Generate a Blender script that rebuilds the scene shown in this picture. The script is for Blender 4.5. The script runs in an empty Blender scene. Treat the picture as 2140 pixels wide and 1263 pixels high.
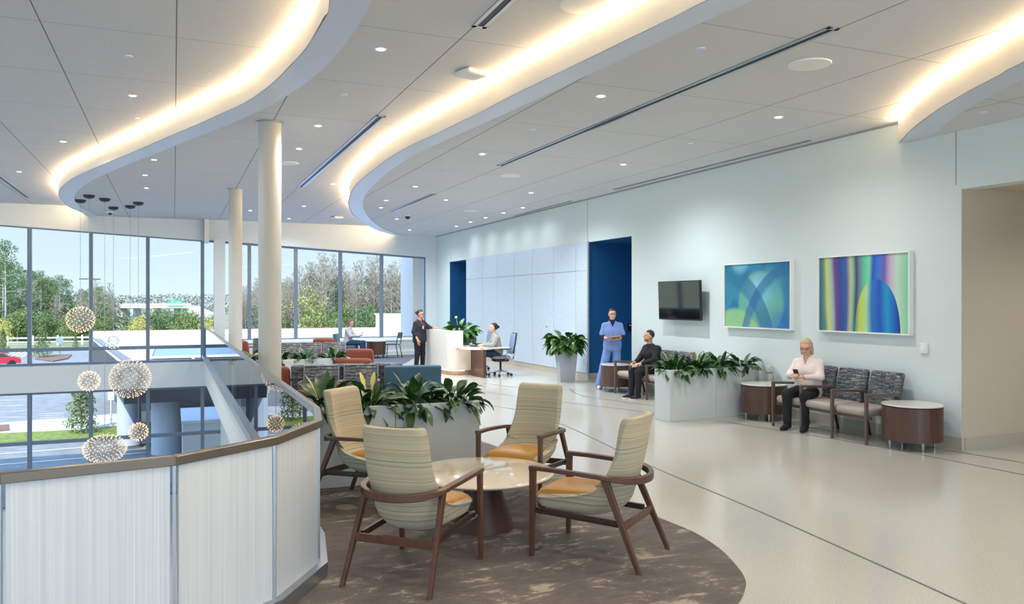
import bpy, bmesh, math, random
import numpy as np
from mathutils import Vector, Matrix
from mathutils.geometry import tessellate_polygon
random.seed(7)
SC = bpy.context.scene
COL = SC.collection
PI = math.pi
# ---------------- camera, sky, sun, exposure ----------------
F = 1650.0; HY = 630.0; CX = 1070.0; H = 1.88; TH = math.radians(23.2)
CO, SI = math.cos(TH), math.sin(TH)
cam = bpy.data.cameras.new('camera'); camo = bpy.data.objects.new('camera', cam); COL.objects.link(camo)
camo.location = (0, 0, H); camo.rotation_euler = (PI/2, 0, -TH)
cam.sensor_width = 36; cam.lens = F/2140*36; cam.shift_y = -1.5/2140; cam.clip_end = 2000
SC.camera = camo
SC.view_settings.view_transform = 'Standard'; SC.view_settings.look = 'None'
SC.view_settings.gamma = 1; SC.view_settings.use_curve_mapping = False
SC.view_settings.exposure = 1.02
world = bpy.data.worlds.new('sky'); SC.world = world; world.use_nodes = True
wn = world.node_tree; bg = wn.nodes['Background']
SUNDIR = Vector((-.29, -.62, .74)).normalized()
def wnode(ty, **k):
    x = wn.nodes.new('ShaderNode'+ty)
    for a_, v_ in k.items(): setattr(x, a_, v_)
    return x
def wmath(op, a_, b_=None):
    x = wnode('Math', operation=op)
    for i_, v_ in enumerate((a_, b_)):
        if v_ is None: continue
        if isinstance(v_, (int, float)): x.inputs[i_].default_value = v_
        else: wn.links.new(v_, x.inputs[i_])
    return x.outputs[0]
# clear sky: pale at the horizon, blue overhead, brighter around the sun
tc = wnode('TexCoord'); nv = wnode('VectorMath', operation='NORMALIZE'); wn.links.new(tc.outputs['Generated'], nv.inputs[0])
sx_ = wnode('SeparateXYZ'); wn.links.new(nv.outputs[0], sx_.inputs[0]); zz = wmath('MAXIMUM', sx_.outputs[2], 0.0)
rp_ = wnode('ValToRGB'); wn.links.new(wmath('POWER', zz, .6), rp_.inputs[0]); el_ = rp_.color_ramp.elements
el_[0].color = (.47, .54, .60, 1); el_[0].position = 0; el_[1].color = (.16, .30, .58, 1); el_[1].position = 1; e_ = el_.new(.3); e_.color = (.37, .46, .56, 1)
dt_ = wnode('VectorMath', operation='DOT_PRODUCT'); dt_.inputs[1].default_value = SUNDIR; wn.links.new(nv.outputs[0], dt_.inputs[0])
glow = wmath('ADD', 1.0, wmath('MULTIPLY', wmath('POWER', wmath('MAXIMUM', dt_.outputs['Value'], 0.0), 1.5), 3.5))
vm_ = wnode('VectorMath', operation='SCALE'); wn.links.new(rp_.outputs[0], vm_.inputs[0]); wn.links.new(glow, vm_.inputs['Scale'])
wn.links.new(vm_.outputs[0], bg.inputs[0]); bg.inputs[1].default_value = 1.0
sl = bpy.data.lights.new('sun', 'SUN'); sl.energy = 2.8; sl.angle = math.radians(0.6); sl.color = (1, .95, .87)
so = bpy.data.objects.new('sun', sl); COL.objects.link(so); so.location = (-20, -40, 60)
SUNDIR = Vector((-.29, -.62, .74)).normalized()
so.rotation_euler = SUNDIR.to_track_quat('Z', 'Y').to_euler()
# ---------------- geometry of the place (metres; x to the right wall, y along it, z up) ----------------
def W(lat, D): return (lat*CO + D*SI, D*CO - lat*SI)
def at(px, py, z=0.0):
    D = F*(H-z)/(py-HY); x, y = W((px-CX)/F*D, D); return Vector((x, y, z))
def onY(px, Y, py=None):
    k = (px-CX)/F; D = Y/(CO-k*SI); x, y = W(k*D, D); return Vector((x, Y, H-(py-HY)*D/F if py is not None else 0))
def onX(px, X, py=None):
    k = (px-CX)/F; D = X/(SI+k*CO); x, y = W(k*D, D); return Vector((X, y, H-(py-HY)*D/F if py is not None else 0))
def atD(px, py, D):
    x, y = W((px-CX)/F*D, D); return Vector((x, y, H-(py-HY)*D/F))
ZA, ZB, ZC, ZD = 4.94, 4.64, 4.34, 4.04
WX, FY = 9.16, 28.9
# ---------------- mesh helper ----------------
class MB:
    def __init__(s): s.v = []; s.f = []; s.mi = []; s.m = 0
    def add(s, vs, fs):
        n = len(s.v); s.v += [tuple(v) for v in vs]; s.f += [tuple(i+n for i in f) for f in fs]; s.mi += [s.m]*len(fs); return s
    def box(s, x0, x1, y0, y1, z0, z1, M=None):
        vs = [Vector((x, y, z)) for z in (z0, z1) for y in (y0, y1) for x in (x0, x1)]
        if M: vs = [M @ v for v in vs]
        return s.add(vs, [(0,2,3,1),(4,5,7,6),(0,1,5,4),(2,6,7,3),(0,4,6,2),(1,3,7,5)])
    def rbox(s, x0, x1, y0, y1, z0, z1, r, M=None, n=4):
        # box with rounded edges (superellipsoid-like cube sphere)
        cx, cy, cz = (x0+x1)/2, (y0+y1)/2, (z0+z1)/2; hx, hy, hz = (x1-x0)/2, (y1-y0)/2, (z1-z0)/2
        rx, ry, rz = min(r, hx), min(r, hy), min(r, hz)
        def ax(h, r_):
            a = [-h + r_*(1-math.cos(PI/2*i/n)) for i in range(n+1)]
            return a + [-v for v in reversed(a)] if h > r_ else a + [-v for v in reversed(a[:-1])]
        def proj(p):
            q = Vector((max(-hx+rx, min(hx-rx, p.x)), max(-hy+ry, min(hy-ry, p.y)), max(-hz+rz, min(hz-rz, p.z))))
            d = p-q; dd = Vector((d.x/rx, d.y/ry, d.z/rz)); L = dd.length
            if L > 1e-6: dd /= L
            return q + Vector((dd.x*rx, dd.y*ry, dd.z*rz))
        A = [ax(hx, rx), ax(hy, ry), ax(hz, rz)]; H3 = (hx, hy, hz)
        for d in range(3):
            u, w = (d+1) % 3, (d+2) % 3
            for sg in (-1, 1):
                vs = []; U, Wd = A[u], A[w]
                for a in U:
                    for b in Wd:
                        p = Vector((0, 0, 0)); p[d] = sg*H3[d]; p[u] = a; p[w] = b
                        p = proj(p) + Vector((cx, cy, cz)); vs.append(M @ p if M else p)
                fs = []
                for i in range(len(U)-1):
                    for j in range(len(Wd)-1):
                        a = i*len(Wd)+j; q = (a, a+len(Wd), a+len(Wd)+1, a+1); fs.append(q if sg > 0 else q[::-1])
                s.add(vs, fs)
        return s
    def prism(s, poly, z0, z1, M=None, top=True, bot=True):
        n = len(poly); A = sum(poly[i][0]*poly[(i+1) % n][1]-poly[(i+1) % n][0]*poly[i][1] for i in range(n))
        if A < 0: poly = list(reversed(poly))
        vs = [Vector((p[0], p[1], z0)) for p in poly]+[Vector((p[0], p[1], z1)) for p in poly]
        if M: vs = [M @ v for v in vs]
        fs = [(i, (i+1) % n, n+(i+1) % n, n+i) for i in range(n)]
        tri = tessellate_polygon([[Vector((p[0], p[1], 0)) for p in poly]])
        for t in tri:
            a, b, c = t
            ar = (poly[b][0]-poly[a][0])*(poly[c][1]-poly[a][1])-(poly[c][0]-poly[a][0])*(poly[b][1]-poly[a][1])
            if ar < 0: a, c = c, a
            if top: fs.append((n+a, n+b, n+c))
            if bot: fs.append((c, b, a))
        return s.add(vs, fs)
    def tube(s, pts, r, n=8, cap=True, r2=None, flat=None):
        # r: radius or list; flat=(w,h): rectangular section, w sideways, h along up
        pts = [Vector(p) for p in pts]; m = len(pts); vs = []; up0 = Vector((0, 0, 1))
        rs = r if isinstance(r, (list, tuple)) else [r if r2 is None else r+(r2-r)*i/(m-1) for i in range(m)]
        for i, p in enumerate(pts):
            t = (pts[min(i+1, m-1)]-pts[max(i-1, 0)]).normalized()
            sd = t.cross(up0)
            if sd.length < 1e-3: sd = Vector((1, 0, 0))
            sd.normalize(); u = sd.cross(t).normalized()
            if flat:
                fl = flat[i] if isinstance(flat, list) else flat
                k = 4; q = [(-.5,-.5),(.5,-.5),(.5,.5),(-.5,.5)]
                vs += [p+sd*a*fl[0]+u*b*fl[1] for a, b in q]
            else:
                k = n; vs += [p+(sd*math.cos(2*PI*j/n)+u*math.sin(2*PI*j/n))*rs[i] for j in range(n)]
        fs = [(i*k+j, i*k+(j+1) % k, (i+1)*k+(j+1) % k, (i+1)*k+j) for i in range(m-1) for j in range(k)]
        if cap: fs += [tuple(reversed(range(k))), tuple(range((m-1)*k, m*k))]
        return s.add(vs, fs)
    def bar(s, a, b, wx, wy, wx2=None, wy2=None):
        # rectangular post from a to b, section along x and y axes
        a, b = Vector(a), Vector(b); wx2 = wx2 or wx; wy2 = wy2 or wy
        vs = [a+Vector((i*wx/2, j*wy/2, 0)) for i, j in ((-1,-1),(1,-1),(1,1),(-1,1))]+[b+Vector((i*wx2/2, j*wy2/2, 0)) for i, j in ((-1,-1),(1,-1),(1,1),(-1,1))]
        fs = [(0,3,2,1),(4,5,6,7),(0,1,5,4),(1,2,6,5),(2,3,7,6),(3,0,4,7)]
        if b.z < a.z: fs = [f[::-1] for f in fs]
        return s.add(vs, fs)
    def lathe(s, prof, c=(0,0,0), n=32, sx=1, sy=1):
        vs = []; c = Vector(c)
        for r, z in prof: vs += [c+Vector((r*math.cos(2*PI*j/n)*sx, r*math.sin(2*PI*j/n)*sy, z)) for j in range(n)]
        m = len(prof); fs = [(i*n+j, i*n+(j+1) % n, (i+1)*n+(j+1) % n, (i+1)*n+j) for i in range(m-1) for j in range(n)]
        fs += [tuple(reversed(range(n))), tuple(range((m-1)*n, m*n))]
        return s.add(vs, fs)
    def ball(s, c, r, n=12, m=8, R=None):
        c = Vector(c); r = r if hasattr(r, '__len__') else (r, r, r); vs = []
        for i in range(m+1):
            a = PI*i/m
            for j in range(n):
                b = 2*PI*j/n; p = Vector((r[0]*math.sin(a)*math.cos(b), r[1]*math.sin(a)*math.sin(b), -r[2]*math.cos(a)))
                vs.append(c+(R @ p if R else p))
        fs = [(i*n+j, i*n+(j+1) % n, (i+1)*n+(j+1) % n, (i+1)*n+j) for i in range(m) for j in range(n)]
        return s.add(vs, fs)
    def build(s, name, mats, parent=None, smooth=False, bevel=0, loc=None, label=None, sub=0, weld=False):
        me = bpy.data.meshes.new(name); me.from_pydata(s.v, [], s.f)
        if not isinstance(mats, (list, tuple)): mats = [mats]
        for m in mats: me.materials.append(m)
        me.polygons.foreach_set('material_index', s.mi); me.update()
        if weld or smooth:
            bm = bmesh.new(); bm.from_mesh(me); bmesh.ops.remove_doubles(bm, verts=bm.verts, dist=1e-5); bm.to_mesh(me); bm.free()
        if smooth: me.polygons.foreach_set('use_smooth', [True]*len(me.polygons)); me.set_sharp_from_angle(angle=math.radians(40 if smooth is True else smooth))
        o = bpy.data.objects.new(name, me); COL.objects.link(o)
        if parent: o.parent = parent
        if loc: o.location = loc
        if bevel:
            b = o.modifiers.new('bevel', 'BEVEL'); b.width = bevel; b.segments = 2; b.limit_method = 'ANGLE'; b.angle_limit = math.radians(40)
        if sub:
            b = o.modifiers.new('sub', 'SUBSURF'); b.levels = sub; b.render_levels = sub
        if label: o['label'] = label
        return o
def tag(o, label=None, cat=None, group=None, kind=None):
    if label: o['label'] = label
    if cat: o['category'] = cat
    if group: o['group'] = group
    if kind: o['kind'] = kind
    return o
def thing(name, label, cat, loc=(0,0,0), rz=0, group=None):
    o = bpy.data.objects.new(name, None); COL.objects.link(o); o.location = loc; o.rotation_euler = (0, 0, rz); o.empty_display_size = .1
    return tag(o, label, cat, group)
def struct(o): o['kind'] = 'structure'; return o
KIDS = {}
def dup(root, loc=None, rz=None, label=None, group=None, scale=None):
    ch0 = [o for o in COL.objects if o.parent is not None] if False else None
    r = root.copy(); COL.objects.link(r)
    if loc is not None: r.location = loc
    if rz is not None: r.rotation_euler = (0, 0, rz)
    if label: r['label'] = label
    if group: r['group'] = group
    if scale is not None: r.scale = scale if hasattr(scale, '__len__') else (scale,)*3
    for ch in list(root.children):
        c = ch.copy(); COL.objects.link(c); c.parent = r
        for g in list(ch.children):
            d = g.copy(); COL.objects.link(d); d.parent = c
    return r
def face(dx, dy):  # rotation about z that turns local +y to direction (dx,dy)
    return math.atan2(-dx, dy)
# ---------------- materials ----------------
def lin(c):
    r = []
    for v in c:
        v /= 255.0; r.append(v/12.92 if v <= .04045 else ((v+.055)/1.055)**2.4)
    return (*r, 1)
MC = {}
def mat(name, rgb, rough=.5, metal=0, emit=0, ergb=None, spec=None, alpha=None, coat=0, sheen=0):
    if name in MC: return MC[name]
    m = bpy.data.materials.new(name); m.use_nodes = True; b = m.node_tree.nodes['Principled BSDF']
    b.inputs['Base Color'].default_value = lin(rgb); b.inputs['Roughness'].default_value = rough; b.inputs['Metallic'].default_value = metal
    if emit: b.inputs['Emission Color'].default_value = lin(ergb or rgb); b.inputs['Emission Strength'].default_value = emit
    if spec is not None: b.inputs['Specular IOR Level'].default_value = spec
    if coat: b.inputs['Coat Weight'].default_value = coat; b.inputs['Coat Roughness'].default_value = .05
    if sheen: b.inputs['Sheen Weight'].default_value = sheen
    MC[name] = m; return m
class NT:
    def __init__(s, m): s.t = m.node_tree; s.b = s.t.nodes['Principled BSDF']
    def n(s, ty, **k):
        x = s.t.nodes.new('ShaderNode'+ty)
        for a, v in k.items():
            if a.startswith('i_'):
                key = a[2:]; key = int(key) if key.isdigit() else key
                x.inputs[key].default_value = v
            else: setattr(x, a, v)
        return x
    def l(s, a, b): s.t.links.new(a, b)
    def coord(s, scale=(1,1,1), kind='Object', rot=(0,0,0)):
        c = s.n('TexCoord'); mp = s.n('Mapping'); mp.inputs['Scale'].default_value = scale; mp.inputs['Rotation'].default_value = rot
        s.l(c.outputs[kind], mp.inputs[0]); return mp.outputs[0]
    def math(s, op, a, b=None):
        x = s.n('Math', operation=op)
        for i, v in enumerate((a, b)):
            if v is None: continue
            if isinstance(v, (int, float)): x.inputs[i].default_value = v
            else: s.l(v, x.inputs[i])
        return x.outputs[0]
    def ramp(s, fac, stops, interp='LINEAR'):
        r = s.n('ValToRGB'); r.color_ramp.interpolation = interp; e = r.color_ramp.elements
        while len(e) < len(stops): e.new(.5)
        for i, (p, c) in enumerate(stops): e[i].position = p; e[i].color = lin(c)
        s.l(fac, r.inputs[0]); return r.outputs[0]
    def mix(s, fac, a, b):
        x = s.n('Mix', data_type='RGBA')
        for i, v in ((0, fac), (6, a), (7, b)):
            if isinstance(v, (int, float)): x.inputs[i].default_value = v
            elif isinstance(v, tuple): x.inputs[i].default_value = lin(v)
            else: s.l(v, x.inputs[i])
        return x.outputs[2]
    def noise(s, vec, scale, detail=2, rough=.5, dist=0):
        x = s.n('TexNoise'); x.inputs['Scale'].default_value = scale; x.inputs['Detail'].default_value = detail; x.inputs['Roughness'].default_value = rough; x.inputs['Distortion'].default_value = dist
        s.l(vec, x.inputs['Vector']); return x.outputs['Fac']
    def base(s, c): s.l(c, s.b.inputs['Base Color'])
    def bump(s, h, dist=.01, st=.5):
        x = s.n('Bump'); x.inputs['Distance'].default_value = dist; x.inputs['Strength'].default_value = st; s.l(h, x.inputs['Height']); s.l(x.outputs[0], s.b.inputs['Normal'])
def wood(name, c1, c2, axis='z', rough=.4, sc=1):
    m = mat(name, c1, rough); t = NT(m); s = {'z': (30*sc, 30*sc, 1.5*sc), 'x': (1.5*sc, 30*sc, 30*sc), 'y': (30*sc, 1.5*sc, 30*sc)}[axis]
    t.base(t.ramp(t.noise(t.coord(s), 1, 4, .6, .6), [(.3, c1), (.7, c2)])); return m
M = {}
M['wall'] = mat('wall_paint', (214, 224, 222), .6)
M['walln'] = mat('facade_paint', (220, 226, 228), .55)
M['white'] = mat('white_paint', (232, 232, 228), .45)
M['blue'] = mat('deep_blue_paint', (24, 92, 146), .55)
M['strip'] = mat('brushed_silver', (212, 220, 234), .42, .2)
M['face'] = mat('cove_cream', (248, 240, 226), .6)
M['cove'] = mat('cove_light', (255, 226, 180), .5, emit=36, ergb=(255, 218, 168))
M['lamp'] = mat('downlight_lens', (255, 250, 240), .5, emit=9, ergb=(255, 246, 230))
M['lampw'] = mat('desk_led', (255, 226, 190), .5, emit=8, ergb=(255, 208, 160))
M['black'] = mat('black_plastic', (22, 23, 26), .45)
M['dark'] = mat('dark_metal', (60, 62, 66), .4, .5)
M['chrome'] = mat('chrome', (200, 202, 205), .15, 1)
M['alu'] = mat('aluminium', (175, 180, 186), .3, .9)
M['mull'] = mat('mullion_metal', (120, 133, 150), .4, .3)
M['cream'] = mat('column_cream', (188, 187, 180), .4)
M['ceilcap'] = mat('ceiling_cap', (215, 222, 236), .4)
M['bronze'] = mat('bronze_rail', (128, 118, 108), .25, .85)
M['plant_box'] = mat('planter_laminate', (200, 206, 206), .4)
M['soil'] = mat('potting_soil', (40, 30, 24), .95)
M['walnut'] = wood('walnut', (70, 46, 38), (98, 68, 56), 'z')
M['walnutx'] = wood('arm_walnut', (78, 48, 34), (98, 64, 46), 'z', .35)
M['taupe'] = mat('taupe_wood', (98, 82, 76), .4)
M['marble'] = mat('white_stone', (226, 222, 212), .15)
M['skin'] = mat('skin', (214, 164, 140), .5)
M['skin2'] = mat('skin_tan', (176, 122, 96), .5)
def ceiling_mat():
    m = mat('ceiling_panels', (206, 206, 208), .75); t = NT(m); c = t.n('TexCoord'); sp = t.n('SeparateXYZ'); t.l(c.outputs['Object'], sp.inputs[0])
    def line(o, off, per, w):
        a = t.math('MODULO', t.math('ADD', o, 1000*per-off+w/2), per); return t.math('LESS_THAN', a, w)
    g = t.math('MAXIMUM', line(sp.outputs[0], .03, 1.37, .014), t.math('MULTIPLY', line(sp.outputs[1], 1.55, 2.1, .016), .5))
    n = t.noise(t.coord((14, 2, 1)), 3, 3, .6)
    base = t.mix(n, (204, 204, 206), (213, 214, 216)); t.base(t.mix(g, base, (120, 118, 114))); return m
M['ceil'] = ceiling_mat()
def terrazzo():
    m = mat('terrazzo', (214, 204, 186), .15); t = NT(m); v = t.coord((1, 1, 1))
    n = t.noise(v, 95, 2, .7); n2 = t.noise(v, .6, 2)
    a = t.ramp(n, [(.3, (164, 154, 138)), (.46, (190, 186, 174)), (.62, (196, 192, 182)), (.75, (210, 208, 202))])
    t.base(t.mix(t.math('MULTIPLY', n2, .35), a, (182, 178, 168))); t.b.inputs['Specular IOR Level'].default_value = .5; return m
M['floor'] = terrazzo()
def carpet():
    m = mat('patterned_carpet', (104, 96, 92), .95); t = NT(m)
    v = t.coord((1.0, 2.5, 1), rot=(0, 0, .75)); a = t.noise(v, 2.9, 10, .78, .6); v2 = t.coord((1, 1, 1)); b = t.noise(v2, 1.3, 3, .6, 1.5); f = t.noise(v2, 160, 2)
    k = t.math('ADD', a, t.math('MULTIPLY', t.math('SUBTRACT', b, .5), .35))
    c = t.ramp(k, [(.42, (100, 93, 90)), (.53, (114, 106, 101)), (.575, (122, 114, 106)), (.59, (174, 163, 144)), (.7, (184, 172, 152))])
    t.base(t.mix(t.math('MULTIPLY', f, .4), c, (80, 74, 72))); t.bump(f, .004, .5); return m
M['carpet'] = carpet()
def stripes():
    m = mat('striped_fabric', (196, 184, 150), .9, sheen=.2); t = NT(m)
    wob = t.noise(t.coord((3, 3, 3)), 1.2, 2); c = t.n('TexCoord'); sp = t.n('SeparateXYZ'); t.l(c.outputs['Object'], sp.inputs[0])
    z = t.math('ADD', sp.outputs[2], t.math('MULTIPLY', wob, .012)); cb = t.n('CombineXYZ'); t.l(z, cb.inputs[2])
    a = t.noise(cb.outputs[0], 58, 4, .75)
    col = t.ramp(a, [(.0, (104, 88, 68)), (.33, (138, 118, 90)), (.37, (192, 178, 142)), (.42, (204, 194, 162)), (.445, (112, 126, 124)), (.475, (150, 156, 144)), (.5, (212, 200, 168)), (.54, (198, 186, 152)), (.56, (176, 130, 82)), (.58, (210, 198, 166)), (.62, (108, 118, 116)), (.645, (198, 188, 156)), (.69, (94, 86, 70)), (.71, (196, 184, 150)), (.8, (110, 104, 84))])
    w = t.noise(t.coord((1, 1, 1)), 380, 1); t.base(t.mix(t.math('MULTIPLY', w, .35), col, (120, 112, 92))); t.bump(w, .002, .6); return m
M['stripe'] = stripes()
M['orange'] = mat('ochre_vinyl', (176, 126, 40), .42)
M['rust'] = mat('rust_fabric', (134, 66, 44), .85, sheen=.3)
M['teal'] = mat('teal_fabric', (58, 92, 112), .85, sheen=.2)
M['vinyl'] = mat('taupe_vinyl', (168, 156, 146), .42)
def pattern():
    m = mat('patterned_fabric', (70, 74, 88), .85); t = NT(m)
    c = t.n('TexCoord'); mp = t.n('Mapping'); mp.inputs['Scale'].default_value = (12, 12, 84); t.l(c.outputs['Object'], mp.inputs[0])
    fl = t.n('VectorMath', operation='FLOOR'); t.l(mp.outputs[0], fl.inputs[0]); wn_ = t.n('TexWhiteNoise', noise_dimensions='3D'); t.l(fl.outputs[0], wn_.inputs['Vector'])
    mp2 = t.n('Mapping'); mp2.inputs['Scale'].default_value = (44, 44, 150); t.l(c.outputs['Object'], mp2.inputs[0]); fl2 = t.n('VectorMath', operation='FLOOR'); t.l(mp2.outputs[0], fl2.inputs[0]); w2 = t.n('TexWhiteNoise', noise_dimensions='3D'); t.l(fl2.outputs[0], w2.inputs['Vector'])
    k = t.math('ADD', t.math('MULTIPLY', wn_.outputs['Value'], .65), t.math('MULTIPLY', w2.outputs['Value'], .35))
    t.base(t.ramp(k, [(0, (50, 56, 66)), (.3, (72, 84, 98)), (.46, (104, 106, 106)), (.58, (70, 76, 84)), (.68, (146, 126, 90)), (.75, (120, 130, 134)), (.86, (170, 164, 146))], 'CONSTANT')); return m
M['pattern'] = pattern()
def panelwall():
    m = mat('textile_panel', (190, 200, 212), .7); t = NT(m); n = t.noise(t.coord((60, 60, 18)), 1, 3, .7); t.base(t.ramp(n, [(.3, (184, 200, 216)), (.7, (208, 220, 232))])); return m
M['panel'] = panelwall()
def glassm(name, tint, refl, rough=0.0):
    m = bpy.data.materials.new(name); m.use_nodes = True; nt = m.node_tree; nt.nodes.remove(nt.nodes['Principled BSDF']); out = nt.nodes['Material Output']
    tr = nt.nodes.new('ShaderNodeBsdfTransparent'); tr.inputs[0].default_value = lin(tint); gl = nt.nodes.new('ShaderNodeBsdfGlossy'); gl.inputs['Roughness'].default_value = rough
    fr = nt.nodes.new('ShaderNodeFresnel'); fr.inputs[0].default_value = 1.45; mu = nt.nodes.new('ShaderNodeMath'); mu.operation = 'MULTIPLY'; mu.inputs[1].default_value = refl
    mx = nt.nodes.new('ShaderNodeMixShader'); nt.links.new(fr.outputs[0], mu.inputs[0]); nt.links.new(mu.outputs[0], mx.inputs[0]); nt.links.new(tr.outputs[0], mx.inputs[1]); nt.links.new(gl.outputs[0], mx.inputs[2]); nt.links.new(mx.outputs[0], out.inputs[0])
    MC[name] = m; return m
M['glass'] = glassm('window_glass', (238, 246, 248), .16)
M['rglass'] = glassm('guard_glass', (226, 242, 243), 1.1)
def fritted():
    m = mat('fritted_glass', (216, 222, 224), .25); t = NT(m); n = t.noise(t.coord((90, 90, .4)), 1, 2, .7); n2 = t.noise(t.coord((1, 1, .3)), 1.5, 1)
    t.base(t.mix(n2, t.ramp(n, [(.3, (190, 200, 208)), (.7, (222, 230, 236))]), (204, 213, 220))); t.b.inputs['Transmission Weight'].default_value = 0.0; return m
M['frit'] = fritted()
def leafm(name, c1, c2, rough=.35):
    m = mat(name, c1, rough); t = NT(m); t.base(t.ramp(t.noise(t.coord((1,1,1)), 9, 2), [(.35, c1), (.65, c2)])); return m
M['leaf'] = leafm('lily_leaf', (34, 68, 32), (66, 104, 50))
M['leafb'] = leafm('broad_leaf', (44, 88, 36), (84, 126, 56))
M['leafy'] = mat('yellow_leaf', (196, 186, 96), .4)
def scuffed(name, c1, c2, sc, rough=.9):
    m = mat(name, c1, rough); t = NT(m); t.base(t.ramp(t.noise(t.coord((1,1,1)), sc, 4, .6), [(.35, c1), (.65, c2)])); return m
M['grass'] = scuffed('lawn', (98, 112, 44), (142, 148, 70), 4)
M['asphalt'] = scuffed('asphalt', (128, 126, 124), (146, 144, 141), 1.5)
M['conc'] = scuffed('concrete', (196, 192, 184), (214, 210, 202), 1)
M['field'] = scuffed('far_scrub', (118, 122, 84), (150, 142, 108), .06)
M['mulch'] = scuffed('mulch', (110, 80, 66), (140, 108, 86), 5)
M['line'] = mat('road_paint', (238, 238, 236), .7)
M['pine'] = leafm('pine_needles', (62, 86, 48), (104, 126, 70), .8)
M['bush2'] = leafm('olive_leaves', (118, 124, 66), (168, 164, 96), .8)
M['bush'] = leafm('bush_leaves', (82, 98, 52), (138, 146, 82), .8)
M['yell'] = leafm('yellow_leaves', (172, 156, 70), (206, 190, 104), .8)
M['bare'] = leafm('bare_twigs', (132, 120, 102), (168, 152, 130), .9)
M['trunk'] = mat('pale_bark', (170, 160, 148), .9)
M['btrunk'] = mat('grey_bark', (150, 144, 138), .9)
M['roof'] = mat('white_membrane', (226, 222, 220), .6)
M['fascia'] = mat('dark_fascia', (84, 76, 76), .5, .2)
# ---------------- room shell ----------------
def smoothpts(p, k=4):
    p = [Vector((q[0], q[1], 0)) for q in p]; out = []
    for i in range(len(p)-1):
        a, b, c, d = p[max(i-1, 0)], p[i], p[i+1], p[min(i+2, len(p)-1)]
        for j in range(k):
            t = j/k; out.append(.5*((2*b)+(c-a)*t+(2*a-5*b+4*c-d)*t*t+(3*b-a-3*c+d)*t**3))
    out.append(p[-1]); return out
def LD(*l): return [Vector((*W(a, b), 0)) for a, b in l]
# guard line on the room side (near run, corner, long run)
RZ = 1.07
rail_px = [(0, 991), (369, 954), (581, 913), (674, 878)]
near = [at(x, y, RZ) for x, y in rail_px]
nd = (near[0]-near[1]).normalized(); leftend = near[0]+nd*1.3; leftend2 = leftend + Vector((-2.2, -1.9, 0))
back0 = at(669, 851, RZ); farp = at(429, 681, RZ)
ld = (farp-back0).normalized(); tfar = (FY-.35-back0.y)/ld.y; farend = back0+ld*tfar
room_edge = [leftend2, leftend] + near + [back0, farend]
# floor
poly = [(p.x, p.y) for p in room_edge] + [(farend.x, FY), (WX+4.2, FY), (WX+4.2, -6), (-13, -6), (-13, leftend2.y)]
fl = MB(); fl.prism(poly, -.05, 0); floor = struct(fl.build('floor', M['floor']))
sb = MB(); sb.prism(poly, -.85, -.05); struct(sb.build('trim_1', M['white']))
gf = MB(); gf.box(-13, 9, -6, FY, -4.7, -4.6); struct(gf.build('floor', M['floor']))
# wall below the long run
ub = MB(); nrm = Vector((ld.y, -ld.x, 0)); a = back0+nrm*.5; b = farend+nrm*.5
ub.prism([(a.x, a.y), (b.x, b.y), (b.x+.2, b.y), (a.x+.2, a.y)], -4.6, -.85); struct(ub.build('wall_lower', M['white']))
# ceilings
def px2(l, z): return [at(x, y, z) for x, y in l]
c1i = px2([(691,0),(676.7,35.6),(642,96),(606.6,135),(566,174.6),(514,211),(447.5,242),(400,263),(356,282),(285,313),(214,342.5),(166,364),(142.5,378),(128,392),(123.5,406.6),(133,421),(147,432.8),(176,444.6)], ZB)
c1o = px2([(775,0),(751.5,45),(709,104.5),(661,154),(602,196),(542.5,229),(471,261),(400,288.5),(344,311.6),(261,345),(225.6,360),(190,377),(166,395),(155.5,409),(159,423),(176,437.5),(204,449)], ZB)
c2i = px2([(1470,0),(1400,35.6),(1193.7,136.6),(1064.6,200),(985,241.6),(913.8,276),(854,304.5),(807,333),(764,366),(742.8,387.6),(731,409),(729.7,428),(740,449),(766.5,468),(795,482.6),(842.5,495)], ZC)
c2o = px2([(1562,0),(1400,73),(1194,170),(1100,214),(1044,240),(937.5,288),(866,322),(819,352),(790,376),(766.5,402),(758,421),(762,440),(778,461),(807,480),(852,494)], ZC)
c3i = px2([(2140,125),(2088,153.6),(2025,187),(1961.7,225),(1908,266),(1879,297.7)], ZD)
c3o = px2([(2140,161),(2088,187),(2025,222),(1985,250),(1961,270)], ZD)
def clampY(l): return [Vector((p.x, min(p.y, FY-.02), 0)) for p in l]
c1i = LD((-1.25, -6), (-1.1, 0), (-1.05, 2.5), (-1.2, 5.2)) + c1i; c1o = LD((-.85, -6), (-.7, 0), (-.62, 2.5), (-.8, 5.2)) + c1o
c2i = LD((5.4, -4), (4.6, 0), (3.3, 3.2), (2.3, 5.1)) + c2i; c2o = LD((5.8, -4), (5.1, 0), (3.9, 3.0), (2.75, 5.0)) + c2o
c3i = LD((4.9, 0), (4.7, 3), (4.6, 5.4)) + c3i; c3o = LD((5.35, 0), (5.15, 3), (5.0, 5.4)) + c3o
c1i, c1o, c2i, c2o, c3i, c3o = [clampY(smoothpts(c)) for c in (c1i, c1o, c2i, c2o, c3i, c3o)]
c1i[-1].y = FY-.02; c2i[-1].y = min(c2i[-1].y, FY-.02)
def region(curve, end):
    return [(p.x, p.y) for p in curve]+end
A_ = MB(); A_.box(-13, 9.4, -6.5, FY+.3, ZA, ZA+.1); struct(A_.build('ceiling', M['ceil']))
B_ = MB(); B_.prism(region(c1i, [(c1i[-1].x, FY), (WX+.1, FY), (WX+.1, -6.4)]), ZB, ZA-.06); struct(B_.build('ceiling', M['ceil']))
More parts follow.
